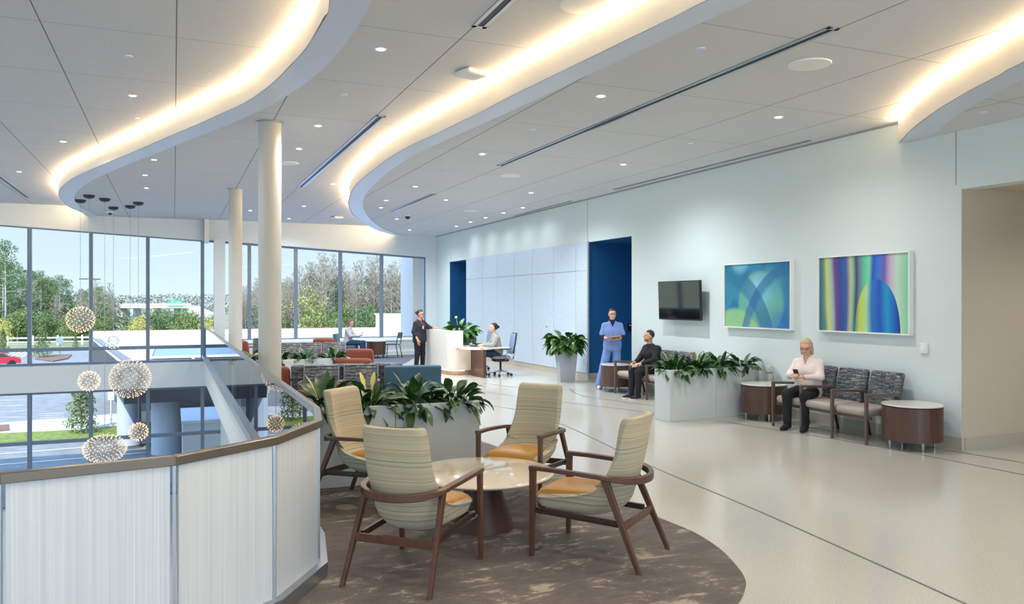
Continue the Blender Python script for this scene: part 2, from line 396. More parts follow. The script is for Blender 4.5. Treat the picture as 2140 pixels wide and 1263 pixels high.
C_ = MB(); C_.prism(region(c2i, [(c2i[-1].x+.3, FY), (WX+.1, FY), (WX+.1, -6.4), (c2i[0].x, -6.4)]), ZC, ZB-.06); struct(C_.build('ceiling', M['ceil']))
D_ = MB(); D_.prism(region(c3i, [(WX+.05, c3i[-1].y), (WX+.05, c3i[0].y)]), ZD, ZC-.06); struct(D_.build('ceiling', M['ceil']))
rf = MB(); rf.box(-13.6, 14, -6.8, FY+.6, ZA+.12, ZA+.7); struct(rf.build('ceiling', M['white']))
def ribbon(curve, z0, z1, off=0.0):
    b = MB(); n = len(curve); vs = []
    for i, p in enumerate(curve):
        t = (curve[min(i+1, n-1)]-curve[max(i-1, 0)]); t.z = 0; t.normalize(); nn = Vector((-t.y, t.x, 0))
        q = p+nn*off; vs += [Vector((q.x, q.y, z0)), Vector((q.x, q.y, z1))]
    b.add(vs, [(2*i, 2*i+2, 2*i+3, 2*i+1) for i in range(n-1)]); return b
for k, (ci, co, z, zt) in enumerate(((c1i, c1o, ZB, ZA), (c2i, c2o, ZC, ZB), (c3i, c3o, ZD, ZC))):
    r = thing('cove_light', ['curved warm cove light at the ceiling edge over the glass void', 'curved warm cove light sweeping over the middle of the lobby', 'curved warm cove light above the right-hand corridor corner'][k], 'light', (0, 0, 0), 0)
    b = MB(); b.v = []; n = len(ci)
    # underside strip between inner and outer curves
    m = 60
    def samp(c, u):
        L = [0]
        for i in range(len(c)-1): L.append(L[-1]+(c[i+1]-c[i]).length)
        d = u*L[-1]; i = 0
        while i < len(c)-2 and L[i+1] < d: i += 1
        return c[i].lerp(c[i+1], (d-L[i])/max(1e-6, L[i+1]-L[i]))
    vs = []
    for i in range(n):
        p = ci[i]; q = min((samp(co, j/120) for j in range(121)), key=lambda s: (s-p).length_squared) if k < 0 else None
    for i in range(m+1):
        p = samp(ci, i/m); q = samp(co, i/m); vs += [Vector((p.x, p.y, z-.02)), Vector((q.x, q.y, z-.02)), Vector((p.x, p.y, z+.002)), Vector((q.x, q.y, z+.002))]
    fs = []
    for i in range(m):
        a = 4*i; fs += [(a, a+4, a+5, a+1), (a+2, a+3, a+7, a+6), (a, a+2, a+6, a+4), (a+1, a+5, a+7, a+3)]
    b.add(vs, fs); b.build('soffit_band', M['strip'], r, smooth=30)
    ribbon(ci, z-.02, zt-.06, .012).build('cove_face', M['face'], r, smooth=30)
    ribbon(ci, zt-.06, zt-.012, .004).build('light_strip', M['cove'], r, smooth=30)
# fascia over the windows (bottom edge follows the window head)
def headz(X): return 4.26+(X+5.0)*(3.52-4.26)/14.0
def fasc(x0, x1, y0, y1, z1, dz=0):
    b = MB(); vs = []
    for y in (y0, y1):
        for x in (x0, x1): vs += [Vector((x, y, headz(x)+dz)), Vector((x, y, z1))]
    b.add(vs, [(0,2,3,1),(4,5,7,6),(0,1,5,4),(2,6,7,3),(0,4,6,2),(1,3,7,5)]); return b
struct(fasc(-13, .95, FY-.1, FY+.3, ZA).build('wall_far', M['walln']))
struct(fasc(.95, WX, FY-.32, FY+.3, ZB+.02, .02).build('wall_far', M['walln']))
struct(MB().box(.95, 1.1, FY-.5, FY+.1, 3.86, ZB).build('trim_2', M['white']))
pl = MB(); xa, xb = onY(447, FY-.45).x, onY(470, FY-.45).x; pl.box(xa, xb, FY-.65, FY-.25, -.9, headz(1.5)+.05); struct(pl.build('trim_3', M['walln']))
# floor band across the void and low wall under the right windows
struct(MB().box(-13, 2.2, FY-.35, FY+.05, -.98, -.16).build('trim_4', M['walln']))
lw = MB(); lw.box(2.2, WX, 27.0, FY+.1, 0, .5).box(2.2, WX, 26.96, FY, .5, .54).box(2.2, WX, 26.95, 27, .0, .14); struct(lw.build('wall_sill', M['walln'], bevel=.008))
# windows: one thing per bay
mx = [-11.4, -9.2, -7.0] + [onY(x, FY).x for x in (62, 190, 309, 423)]
mx2 = [onY(x, FY).x for x in (521, 618, 711, 797)]
XR = onY(888, FY).x
def window(n, x0, x1, z0, z1a, z1b, trans=()):
    r = bpy.data.objects.new('window_%d' % n, None); COL.objects.link(r); r.location = (x0, FY, z0); r['kind'] = 'structure'
    w = x1-x0; fr = MB(); t = .055
    fr.box(-t, t, -.09, .09, 0, z1a-z0).box(w-.03, w, -.06, .06, 0, z1b-z0).box(0, w, -.06, .06, 0, .07)
    fr.add([Vector((x, y, z)) for x, zz in ((0, z1a-z0), (w, z1b-z0)) for y in (-.06, .06) for z in (zz-.09, zz)], [(0,1,3,2),(4,6,7,5),(0,4,5,1),(2,3,7,6),(1,5,7,3),(0,2,6,4)])
    for z in trans: fr.box(0, w, -.07, .07, z-z0-.055, z-z0+.055)
    fr.build('window_frame', M['mull'], r)
    g = MB(); g.add([(0, 0, 0), (w, 0, 0), (w, 0, z1b-z0), (0, 0, z1a-z0)], [(0, 1, 2, 3)]); g.build('pane', M['glass'], r)
n = 1
xs = mx+[1.9]
for i in range(len(xs)-1):
    window(n, xs[i], xs[i+1], -.16, headz(xs[i])+.05, headz(xs[i+1])+.05, (.345,)); n += 1
    window(n, xs[i], xs[i+1], -4.6, -.98, -.98, (-2.6,)); n += 1
xs = [1.9]+mx2+[XR]
for i in range(len(xs)-1):
    window(n, xs[i], xs[i+1], .5, headz(xs[i])+.05, headz(xs[i+1])+.05); n += 1
struct(MB().box(XR, WX+.1, FY-.25, FY+.3, 0, ZC+.3).build('wall_far', M['walln']))
# exterior wall return seen through the last bay
xe = onY(857, FY+1.0).x
ew = MB(); ew.box(xe, WX+.6, FY+.6, FY+2.4, -4.6, 5.4); tag(ew.build('exterior_wall', mat('metal_panel', (240, 230, 224), .5)), 'pale ribbed exterior wall panel seen through the last window bay', 'wall'); 
# right wall: openings at recess left, recess right, corridor
yA0, yA1 = onX(1320, WX).y, onX(1230, WX).y
yB0, yB1 = onX(976, WX).y, onX(940, WX).y
YC = onX(2009, WX).y; ZL = 3.3; YN = 3.0
w = MB()
w.box(WX, WX+.25, YC, yA0, 0, 5).box(WX, WX+.25, yA1, yB0, 0, 5).box(WX, WX+.25, yB1, FY+.2, 0, 5)
w.box(WX, WX+.25, yA0, yA1, ZL, 5).box(WX, WX+.25, yB0, yB1, ZL, 5).box(WX, WX+.25, YN, YC, ZL, 5).box(WX, WX+.25, -6.5, YN, 0, 5)
struct(w.build('wall_right', M['wall']))
# corridor
cw = MB(); cw.box(WX+.01, WX+4.3, YC-.006, YC+.2, 0, 3.4).box(WX+4.1, WX+4.3, YN-.2, YC, 0, 3.4).box(WX+.25, WX+4.3, YN-.2, YN, 0, 3.4).box(WX+.25, WX+4.3, YN, YC, ZL+.02, ZL+.12)
struct(cw.build('wall_corridor', mat('corridor_paint', (206, 194, 174), .6)))
struct(MB().box(WX+.05, WX+4.1, YC-.02, YC-.004, 0, .15).build('baseboard_corridor', mat('terrazzo_base', (190, 182, 168), .5)))
# blue recesses
bl = MB()
for y0, y1 in ((yA0, yA1), (yB0, yB1)):
    bl.box(WX+1.3, WX+1.4, y0, y1, 0, ZL+.2).box(WX+.005, WX+1.4, y1-.006, y1+.1, .15, ZL+.2).box(WX+.005, WX+1.4, y0-.1, y0+.006, 0, ZL+.2).box(WX+.005, WX+1.4, y0, y1, ZL-.006, ZL+.1)
struct(bl.build('wall_recess', M['blue']))
bb = MB()
bb.box(WX-.014, WX, YC-.014, yA0, 0, .15).box(WX-.014, WX, yB1, 27, 0, .15).box(WX+.002, WX+1.3, yA1-.022, yA1+.09, 0, .15).box(WX+.002, WX+1.3, yB1-.022, yB1+.09, 0, .15).box(WX-.02, WX, yA1, yB0, 0, .15)
struct(bb.build('baseboard_right', MC['terrazzo_base']))
# textile wall panels
py = [yA1]+[onX(x, WX-.09).y for x in (1199, 1153, 1109, 1071, 1036, 1005)]+[yB0]
pn = MB()
for i in range(len(py)-1):
    for z0, z1 in ((.15, 2.613), (2.627, ZL+.02)): pn.box(WX-.035, WX, py[i]+.007, py[i+1]-.007, z0, z1)
struct(MB().box(WX-.028, WX-.002, yA1, yB0, .15, ZL).build('trim_9', mat('joint_backing_grey', (158, 168, 180), .8)))  # grey backing seen in the joints between panels
tag(pn.build('wall_panelling', M['panel']), 'pale blue-grey textile wall panelling behind the reception desk between two blue recesses', 'wall panelling')
pe = MB(); pe.box(WX-.04, WX+.0, yA1-.03, yA1+.01, .15, ZL+.03); struct(pe.build('trim_5', mat('panel_edge', (176, 182, 188), .5)))
# vertical wall joints
jt = MB()
for px in (1228, 1998): 
    y = onX(px, WX).y; jt.box(WX-.004, WX, y-.008, y+.008, ZL+.06, ZC-.02)
struct(jt.build('trim_6', mat('joint_grey', (170, 172, 168), .7)))
# ceiling edge reveal on the right wall
struct(MB().box(WX-.05, WX, c3i[-1].y, FY, ZC-.02, ZC).build('trim_7', mat('reveal_grey', (150, 152, 152), .6)))
# back and left walls out of view, tall windows added for daylight
bk = MB(); bxs = [-13.2+i*3.2 for i in range(8)]
for x in bxs: bk.box(x, x+.3, -6.4, -6.2, 0, 5)
bk.box(-13.2, WX+4.3, -6.4, -6.2, 0, .3).box(-13.2, WX+4.3, -6.4, -6.2, 4.0, 5); struct(bk.build('wall_back', M['wall']))
for i in range(7):
    r = bpy.data.objects.new('window_%d' % (80+i), None); COL.objects.link(r); r['kind'] = 'structure'
    MB().add([(bxs[i]+.3, -6.3, .3), (bxs[i+1], -6.3, .3), (bxs[i+1], -6.3, 4.0), (bxs[i]+.3, -6.3, 4.0)], [(0, 1, 2, 3)]).build('pane', M['glass'], r)
struct(MB().box(-13.2, WX, -6.4, -6.2, -4.6, 0).build('wall_back', M['wall']))
lf = MB(); yy = [-6.2+i*4.39 for i in range(9)]
for y in yy: lf.box(-13.2, -13, y-.25, y+.25, -4.6, 5)
lf.box(-13.2, -13, -6.2, FY, -4.6, -2.2).box(-13.2, -13, -6.2, FY, -.6, .5).box(-13.2, -13, -6.2, FY, 4.2, 5); struct(lf.build('wall_left', M['wall']))
for i in range(8):
    r = bpy.data.objects.new('window_%d' % n, None); COL.objects.link(r); r['kind'] = 'structure'; n += 1
    g = MB(); g.add([(-13.1, yy[i]+.25, .5), (-13.1, yy[i+1]-.25, .5), (-13.1, yy[i+1]-.25, 4.2), (-13.1, yy[i]+.25, 4.2)], [(0, 1, 2, 3)]); g.build('pane', M['glass'], r)
# terrazzo divider strips
def strip(name, pts, w, z, m, n=6):
    p = smoothpts(pts, n); b = MB(); vs = []
    for i, q in enumerate(p):
        t = (p[min(i+1, len(p)-1)]-p[max(i-1, 0)]).normalized(); s = Vector((-t.y, t.x, 0))*w/2; vs += [q+s+Vector((0, 0, z)), q-s+Vector((0, 0, z))]
    b.add(vs, [(2*i, 2*i+1, 2*i+3, 2*i+2) for i in range(len(p)-1)]); return b
k = 8
DV = mat('divider_strip', (112, 112, 110), .5, .3)
for L in ([(1000,846),(1080,857),(1183,891),(1357,973),(1560,1058),(1790,1160),(2018,1263),(2300,1395)], [(1488,878),(1640,902),(1813,930),(2140,993),(2400,1045)], [(1633,884),(1880,925),(2140,968),(2400,1012)],
          [(965,812),(1080,829),(1220,846),(1372,864)], [(1190,812),(1220,828),(1370,849)], [(1003,800),(1100,812),(1250,818)], [(1073,760),(1200,783)]):
    struct(strip('trim', [at(x, y) for x, y in L], .02, .002, DV).build('trim_%d' % k, DV)); k += 1
# carpets
rug = [(1374.6,1082.6),(1449,1114),(1504,1149),(1539,1184.6),(1557,1212),(1557,1232),(1543,1263),(1490,1330),(1380,1430)]
rp = [at(x, y) for x, y in [(880,890),(960,902),(1003,922),(1080,950),(1180,993),(1290,1045)]+rug]
rp = smoothpts(rp, 4); rp = [(p.x, p.y) for p in rp]
e0 = near[3]+Vector((.08, 0, 0)); q0 = at(672, 1000)
r_ = (near[3]-near[2]).normalized(); r_ = Vector((r_.y, -r_.x, 0))*.036; g2 = near[2]+r_; g3 = near[3]+r_
rp += [(at(1100,1640).x, at(1100,1640).y), (at(850,1640).x, at(850,1640).y), (g2.x+.05, g2.y-.35), (g2.x, g2.y), (g3.x, g3.y), (back0.x+.04, back0.y), tuple((back0+ld*2.6+Vector((ld.y, -ld.x, 0))*.04)[:2])]
rg = MB(); rg.prism(rp, .0, .008); tag(rg.build('rug', M['carpet']), 'grey-brown rug with worn cream pattern under the four lounge chairs', 'rug')
r2 = MB(); r2.prism([(back0.x+2.2, back0.y+4), (at(905, 757).x-.2, at(905, 757).y-.2), (5.9, 22), (8, 26.9), (1.9, 26.9), (back0.x+ld.x*16+.7, back0.y+ld.y*16)], 0, .006)
tag(r2.build('rug', mat('slate_carpet', (92, 98, 112), .95)), 'dark slate rug under the waiting seats by the far windows', 'rug')
# floor outlet disc on the rug
fo = at(722, 1063); ob = MB(); ob.lathe([(.09, .009), (.09, .014), (.07, .015)], fo, 24); tag(ob.build('floor_outlet', mat('disc_taupe', (150, 136, 118), .5)), 'round metal floor outlet cover set in the rug', 'outlet cover')
# columns
for px, py_, wpx, lab in ((564, 256, 48, 'tall cream round column, the nearer and wider of two'), (492, 396, 28, 'tall cream round column, the farther and thinner of two')):
    p = at(px, py_, ZB); D = F*(H-ZB)/(py_-HY); r = wpx/F*D/2*.97
    c = thing('column', lab, 'column', (p.x, p.y, 0))
    MB().lathe([(r, 0), (r, ZB-.01)], n=48).build('shaft', M['cream'], c, smooth=True)
    MB().lathe([(r+.035, ZB-.02), (r+.035, ZB-.002)], n=48).build('ceiling_ring', M['alu'], c, smooth=True)
# ---------------- guard rail ----------------
gr = thing('guard_rail', 'glass guard rail with bronze handrail wrapping the void, fritted near panels', 'guard rail', (near[3].x, near[3].y, 0))
O = Vector((near[3].x, near[3].y, 0))
def flat(p): return Vector((p.x, p.y, 0))
line = [flat(p)-O for p in [leftend2, leftend]+near+[back0, farend]]
def offs(line, d):
    out = []
    for i, p in enumerate(line):
        a = (p-line[i-1]).normalized() if i else None; b = (line[i+1]-p).normalized() if i < len(line)-1 else None
        na = Vector((-a.y, a.x, 0)) if a else None; nb = Vector((-b.y, b.x, 0)) if b else None
        if na and nb: m_ = (na+nb).normalized(); out.append(p+m_*(d/max(.4, m_.dot(na))))
        else: out.append(p+(na or nb)*d)
    return out
l0 = line; l1 = offs(line, .055); lm = offs(line, .0275)
def capmesh(a, b, z0, z1):
    q = MB()
    for i in range(len(a)-1):
        vs = [Vector((p.x, p.y, z)) for z in (z0, z1) for p in (a[i], a[i+1], b[i+1], b[i])]
        q.add(vs, [(0,3,2,1),(4,5,6,7),(0,1,5,4),(1,2,6,5),(2,3,7,6),(3,0,4,7)])
    return q
capmesh(l0, l1, RZ-.05, RZ).build('handrail', M['bronze'], gr, bevel=.004)
# base shoe
capmesh(offs(line, -.035), offs(line, .09), -.02, .1).build('base_shoe', M['alu'], gr)
for i in range(len(lm)-1):
    a, b = lm[i], lm[i+1]; L = (b-a).length; d = (b-a)/L; near_run = i < 5
    npan = 1 if i < 6 else 12
    if i == 5: npan = 1
    for j in range(npan):
        g = .022 if near_run else .006
        p, q = a+d*(L*j/npan+g), a+d*(L*(j+1)/npan-g); nn = Vector((-d.y, d.x, 0))*.007
        vs = [Vector((v.x, v.y, z)) for z in (.06, RZ-.05) for v in (p-nn, q-nn, q+nn, p+nn)]
        b_ = MB().add(vs, [(0,3,2,1),(4,5,6,7),(0,1,5,4),(1,2,6,5),(2,3,7,6),(3,0,4,7)])
        if near_run: b_.build('glass_panel', M['frit'], gr, label='white fritted glass panel with fine vertical lines')
        else: b_.build('glass_panel', M['rglass'], gr, label='clear glass panel')
    if 1 <= i < 5:
        p = lm[i+1]; MB().box(p.x-.008, p.x+.008, p.y-.02, p.y+.02, .06, RZ-.05).build('post', M['alu'], gr)
# ---------------- ceiling fittings ----------------
def zlevel(px, py):
    return None
def downlight(name, label, z, pts, r, m, group, cat, power=0, ring=True):
    proto = None
    for i, (x, y) in enumerate(pts):
        p = at(x, y, z)
        if proto is None:
            t = thing(name, label, cat, (p.x, p.y, z), 0, group)
            if ring: MB().lathe([(r*.8, -.002), (r*1.25, -.004), (r*1.25, 0), (r*.8, 0)], n=20).build('trim_ring', M['white'], t)
            MB().lathe([(r*.8, -.006 if ring else -.012), (r*.8, 0)], n=20).build('lens' if ring else 'cap', m, t); proto = t
        else: t = dup(proto, (p.x, p.y, z))
        if power:
            L = bpy.data.lights.new('downlight_or_added_fill', 'SPOT'); L.energy = power; L.spot_size = math.radians(155); L.spot_blend = 1; L.shadow_soft_size = .06; L.color = (.92, .965, 1) if p.y > 9 else (.99, .965, .95); L.energy = power*(1 if p.y > 9 else .5)
            o = bpy.data.objects.new('downlight_or_added_fill', L); COL.objects.link(o); o.location = (p.x, p.y, z-.03)
PW = 135
downlight('downlight', 'small round recessed downlight in the upper ceiling left of the first cove', ZA, [(277,200),(132,296),(40,359)], .055, M['lamp'], 'downlights in the upper left ceiling', 'light', PW)
downlight('downlight', 'small round recessed downlight in the middle ceiling between the two coves', ZB, [(796,103),(665,263),(625,311),(322,334),(303,366),(306,393),(696,385),(635,431),(523,440),(604,457)], .055, M['lamp'], 'downlights in the middle ceiling', 'light', PW)
downlight('downlight', 'small round recessed downlight in the lower ceiling along the right wall', ZC, [(1256,201),(1627,245),(1303,344),(1008,322),(868,390),(932,418),(1110,403),(807,419),(796,434),(829,458),(856,481)], .055, M['lamp'], 'downlights in the lower right ceiling', 'light', PW*1.45)
downlight('wall_washer', 'small warm recessed light close to the textile panelling', ZC, [(1093,434),(1052,445),(1015,455),(983,464),(954,473)], .055, M['lamp'], 'lights over the panelling', 'light', 22)
downlight('sprinkler_cap', 'flat round sprinkler cap in the upper ceiling left of the first cove', ZA, [(269,117),(285,247)], .06, M['ceilcap'], 'sprinkler caps upper ceiling', 'sprinkler cap', 0, False)
downlight('sprinkler_cap', 'flat round sprinkler cap in the middle ceiling between the coves', ZB, [(719,198)], .06, M['ceilcap'], None, 'sprinkler cap', 0, False)
downlight('sprinkler_cap', 'flat round sprinkler cap in the lower ceiling along the right wall', ZC, [(1464,101),(1114,270),(1442,300),(929,360),(1027,429)], .055, M['ceilcap'], 'sprinkler caps lower ceiling', 'sprinkler cap', 0, False)
downlight('sprinkler_cap', 'flat round sprinkler cap beside the corner cove at top right', ZD, [(2055,234)], .06, M['ceilcap'], None, 'sprinkler cap', 0, False)
# added downlights out of view, to fill the near end with light
downlight('downlight', 'added round downlight in the ceiling behind the viewer', ZC, [], .055, M['lamp'], None, 'light')
for i, (x, y) in enumerate([(7, 3), (7, -1), (7.5, -4.5), (5.6, 2.6), (8.6, 2.2), (10.6, 5.2)]):
    L = bpy.data.lights.new('downlight_or_added_fill', 'SPOT'); L.energy = 60; L.spot_size = math.radians(155); L.spot_blend = 1; L.shadow_soft_size = .06; L.color = (1, .95, .92)
    z = 3.31 if x > 9.3 else ZC if not (x > 5.4 and y < 6.5) else ZD
    o = bpy.data.objects.new('downlight_or_added_fill', L); COL.objects.link(o); o.location = (x, y, z-.03)
    t = thing('downlight', 'small round recessed downlight in the lower ceiling along the right wall' if y > 7 else 'added round downlight in the ceiling near the corridor corner, out of view', 'light', (x, y, z), 0, 'downlights in the lower right ceiling' if y > 7 else 'added downlights near the corridor corner')
    MB().lathe([(.045, -.006), (.045, 0)], n=20).build('lens', M['lamp'], t)
for i, (x, y) in enumerate([(1.8, 3), (1.8, -1), (2.2, -4.5), (-.4, 2), (-.4, -2.5), (-3, -4)]):  # more added fill lamps out of view, without fittings
    L = bpy.data.lights.new('downlight_or_added_fill', 'SPOT'); L.energy = 60; L.spot_size = math.radians(155); L.spot_blend = 1; L.shadow_soft_size = .06; L.color = (1, .95, .92)
    z = ZB if x > 0 else ZB
    if x < -1: z = ZA
    o = bpy.data.objects.new('downlight_or_added_fill', L); COL.objects.link(o); o.location = (x, y, z-.03)
for i, (x, y, z, r, lab) in enumerate([(1225, 8, ZB, .24, 'large round ceiling speaker cut by the top edge beside the middle cove'), (1692, 134, ZC, .21, 'large round ceiling speaker right of the long black slot vent'), (1068, 367, ZC, .2, 'round ceiling speaker left of the start of the long slot vent'), (985, 441, ZC, .2, 'farthest round ceiling speaker above the reception desk'), (603, 341, ZB, .2, 'round ceiling speaker right beside the near column top')]):
    p = at(x, y, z); t = thing('ceiling_speaker', lab, 'speaker', p)
    MB().lathe([(r*.62, -.016), (r, -.012), (r*1.03, 0), (r*.62, 0)], n=40).build('rim', M['white'], t, smooth=True)
    MB().lathe([(r*.6, -.013), (r*.6, 0)], n=40).build('grille', scuffed('grille_grey', (186, 188, 184), (206, 206, 202), 90), t)
for x, y, z, s, lab in ((985, 149, ZB, .17, 'white ceiling wireless unit between the coves, nearest one'), (704, 453, ZB, .17, 'small white ceiling wireless unit far off above the window seats')):
    p = at(x, y, z); t = thing('ceiling_unit', lab, 'wireless unit', p, .3)
    MB().rbox(-s, s, -s, s, -.07, 0, .06).build('cover', M['white'], t, smooth=True); MB().box(-s*.8, s*.8, -s*.8, s*.8, -.01, 0).build('mount_plate', M['alu'], t)
p = at(852, 450, ZC); t = thing('dome_camera', 'small dome security camera on the ceiling above the reception area', 'camera', p)
MB().lathe([(.1, -.04), (.11, 0)], n=24).build('housing', M['white'], t, smooth=True); MB().ball((0, 0, -.04), .075, 16, 8).build('dome', M['black'], t, smooth=True)
p = at(230, 443, ZB); t = thing('dome_camera', 'tiny dome camera on the ceiling above the hanging lamps', 'camera', p); MB().lathe([(.1, -.04), (.11, 0)], n=24).build('housing', M['white'], t, smooth=True); MB().ball((0, 0, -.04), .06, 12, 8).build('dome', M['dark'], t, smooth=True)
def slot(a, b, z, w, lab, lit=False):
    a, b = at(*a, z), at(*b, z); c = (a+b)/2; d = (b-a).length; ang = math.atan2(b.y-a.y, b.x-a.x)
    t = thing('slot_diffuser', lab, 'vent', c, ang)
    f = MB().box(-d/2, d/2, -w/2, -w*.22, -.012, 0).box(-d/2, d/2, w*.22, w/2, -.012, 0).box(-d/2, -d/2+.05, -w/2, w/2, -.012, 0).box(d/2-.05, d/2, -w/2, w/2, -.012, 0); f.build('frame', M['alu'], t)
    MB().box(-d/2+.03, d/2-.03, -w*.24, w*.24, -.004, 0).build('slot', M['black'], t)
slot((797, 241), (627, 391), ZB, .15, 'slot vent running from the near column toward the middle cove')
slot((1085, -25), (1000, 56), ZB, .15, 'black slot vent at the top edge near the wireless unit')
slot((1745, 56), (1045, 346), ZC, .13, 'very long black slot vent across the right ceiling')
slot((906, 405), (815, 443), ZC, .13, 'short slot vent inside the bend of the middle cove')
slot((-40, 340), (58, 413), ZA, .15, 'dark slot vent at the left edge of the ceiling')
slot((1693, 293), (1283, 396), ZC, .06, 'thin slot vent along the top of the right wall, nearer one')
slot((1193, 420), (1075, 451), ZC, .06, 'thin slot vent along the top of the right wall, farther one')
# ---------------- pendant lamps ----------------
bulb_me = None
def pendant(cpx, gx, gy, rx, ry, nb, lab, seed):
    global bulb_me
    c = at(*cpx, ZB); D = F*(H-ZB)/(cpx[1]-HY); g = atD(cpx[0]+(gx-cpx[0]), gy, D); s = D/F
    RX, RZ_ = rx*s, ry*s
    t = thing('pendant_lamp', lab, 'pendant lamp', (g.x, g.y, g.z), 0)
    top = ZB-g.z
    MB().lathe([(.02, top-.1), (.11, top-.075), (.14, top-.03), (.14, top)], n=24).build('canopy', M['dark'], t, smooth=True)
    MB().tube([(0, 0, top-.08), (0, 0, RZ_*.3)], .006, 6).build('cable', M['alu'], t)
    rod = MB(); ringm = MB(); rnd = random.Random(seed)
    if bulb_me is None:
        b0 = MB().tube([(0, 0, -.03), (0, 0, 0)], .007, 6, r2=.011).ball((0, 0, .004), .0125, 8, 5).build('led_bulb', mat('led_glow', (250, 214, 176), .4, emit=.7, ergb=(255, 204, 150)), t, smooth=True); bulb_me = b0.data
        first = b0
    else: first = None
    pts = []; extra = []; step = 1 if nb <= 100 else 1+nb//100
    for i in range(nb):
        zz = 1-2*(i+.5)/nb; rr = math.sqrt(1-zz*zz); a = i*2.39996; pts.append(Vector((rr*math.cos(a)*RX, rr*math.sin(a)*RX, zz*RZ_)))
    for p in pts:
        q = p*.45; rod.tube([q, p*.97], .0028*max(1, D/16), 4, cap=False)
        if first: o = first; first = None
        elif pts.index(p) % step: extra.append(p); continue
        else: o = bpy.data.objects.new('led_bulb', bulb_me); COL.objects.link(o); o.parent = t
        o.location = p; o.rotation_euler = p.to_track_quat('Z', 'Y').to_euler()
    if extra:
        eb = MB()
        for p in extra: eb.ball(p, .0125, 6, 4)
        tag(eb.build('led_bulb_cluster', MC['led_glow'], t), kind='stuff')
    # wire lattice joining the rods
    for p in pts:
        for q in sorted(pts, key=lambda v: (v-p).length_squared)[1:4]: rod.tube([p*.6, q*.6], .003, 3, cap=False)
    rod.build('wire_cage', mat('lamp_wire', (206, 204, 200), .25, .8), t)
pendant((172, 418), 168, 668, 27, 27, 170, 'round wire pendant lamp hanging in front of the trees, highest one', 1)
pendant((240, 433), 237, 712, 18, 17, 60, 'small wire pendant lamp hanging just above the window transom', 2)
pendant((190, 408), 186, 797, 21, 21, 100, 'small glowing wire pendant lamp in front of the white floor band', 3)
pendant((277, 430), 272, 792, 40, 40, 290, 'largest round glowing wire pendant lamp before the floor band', 4)
pendant((223, 415), 219, 938, 42, 29, 290, 'wide flattened wire pendant lamp, the lowest, near the handrail', 5)
pendant((294, 423), 289, 903, 19, 19, 100, 'small wire pendant lamp low down in front of the outdoor column', 6)
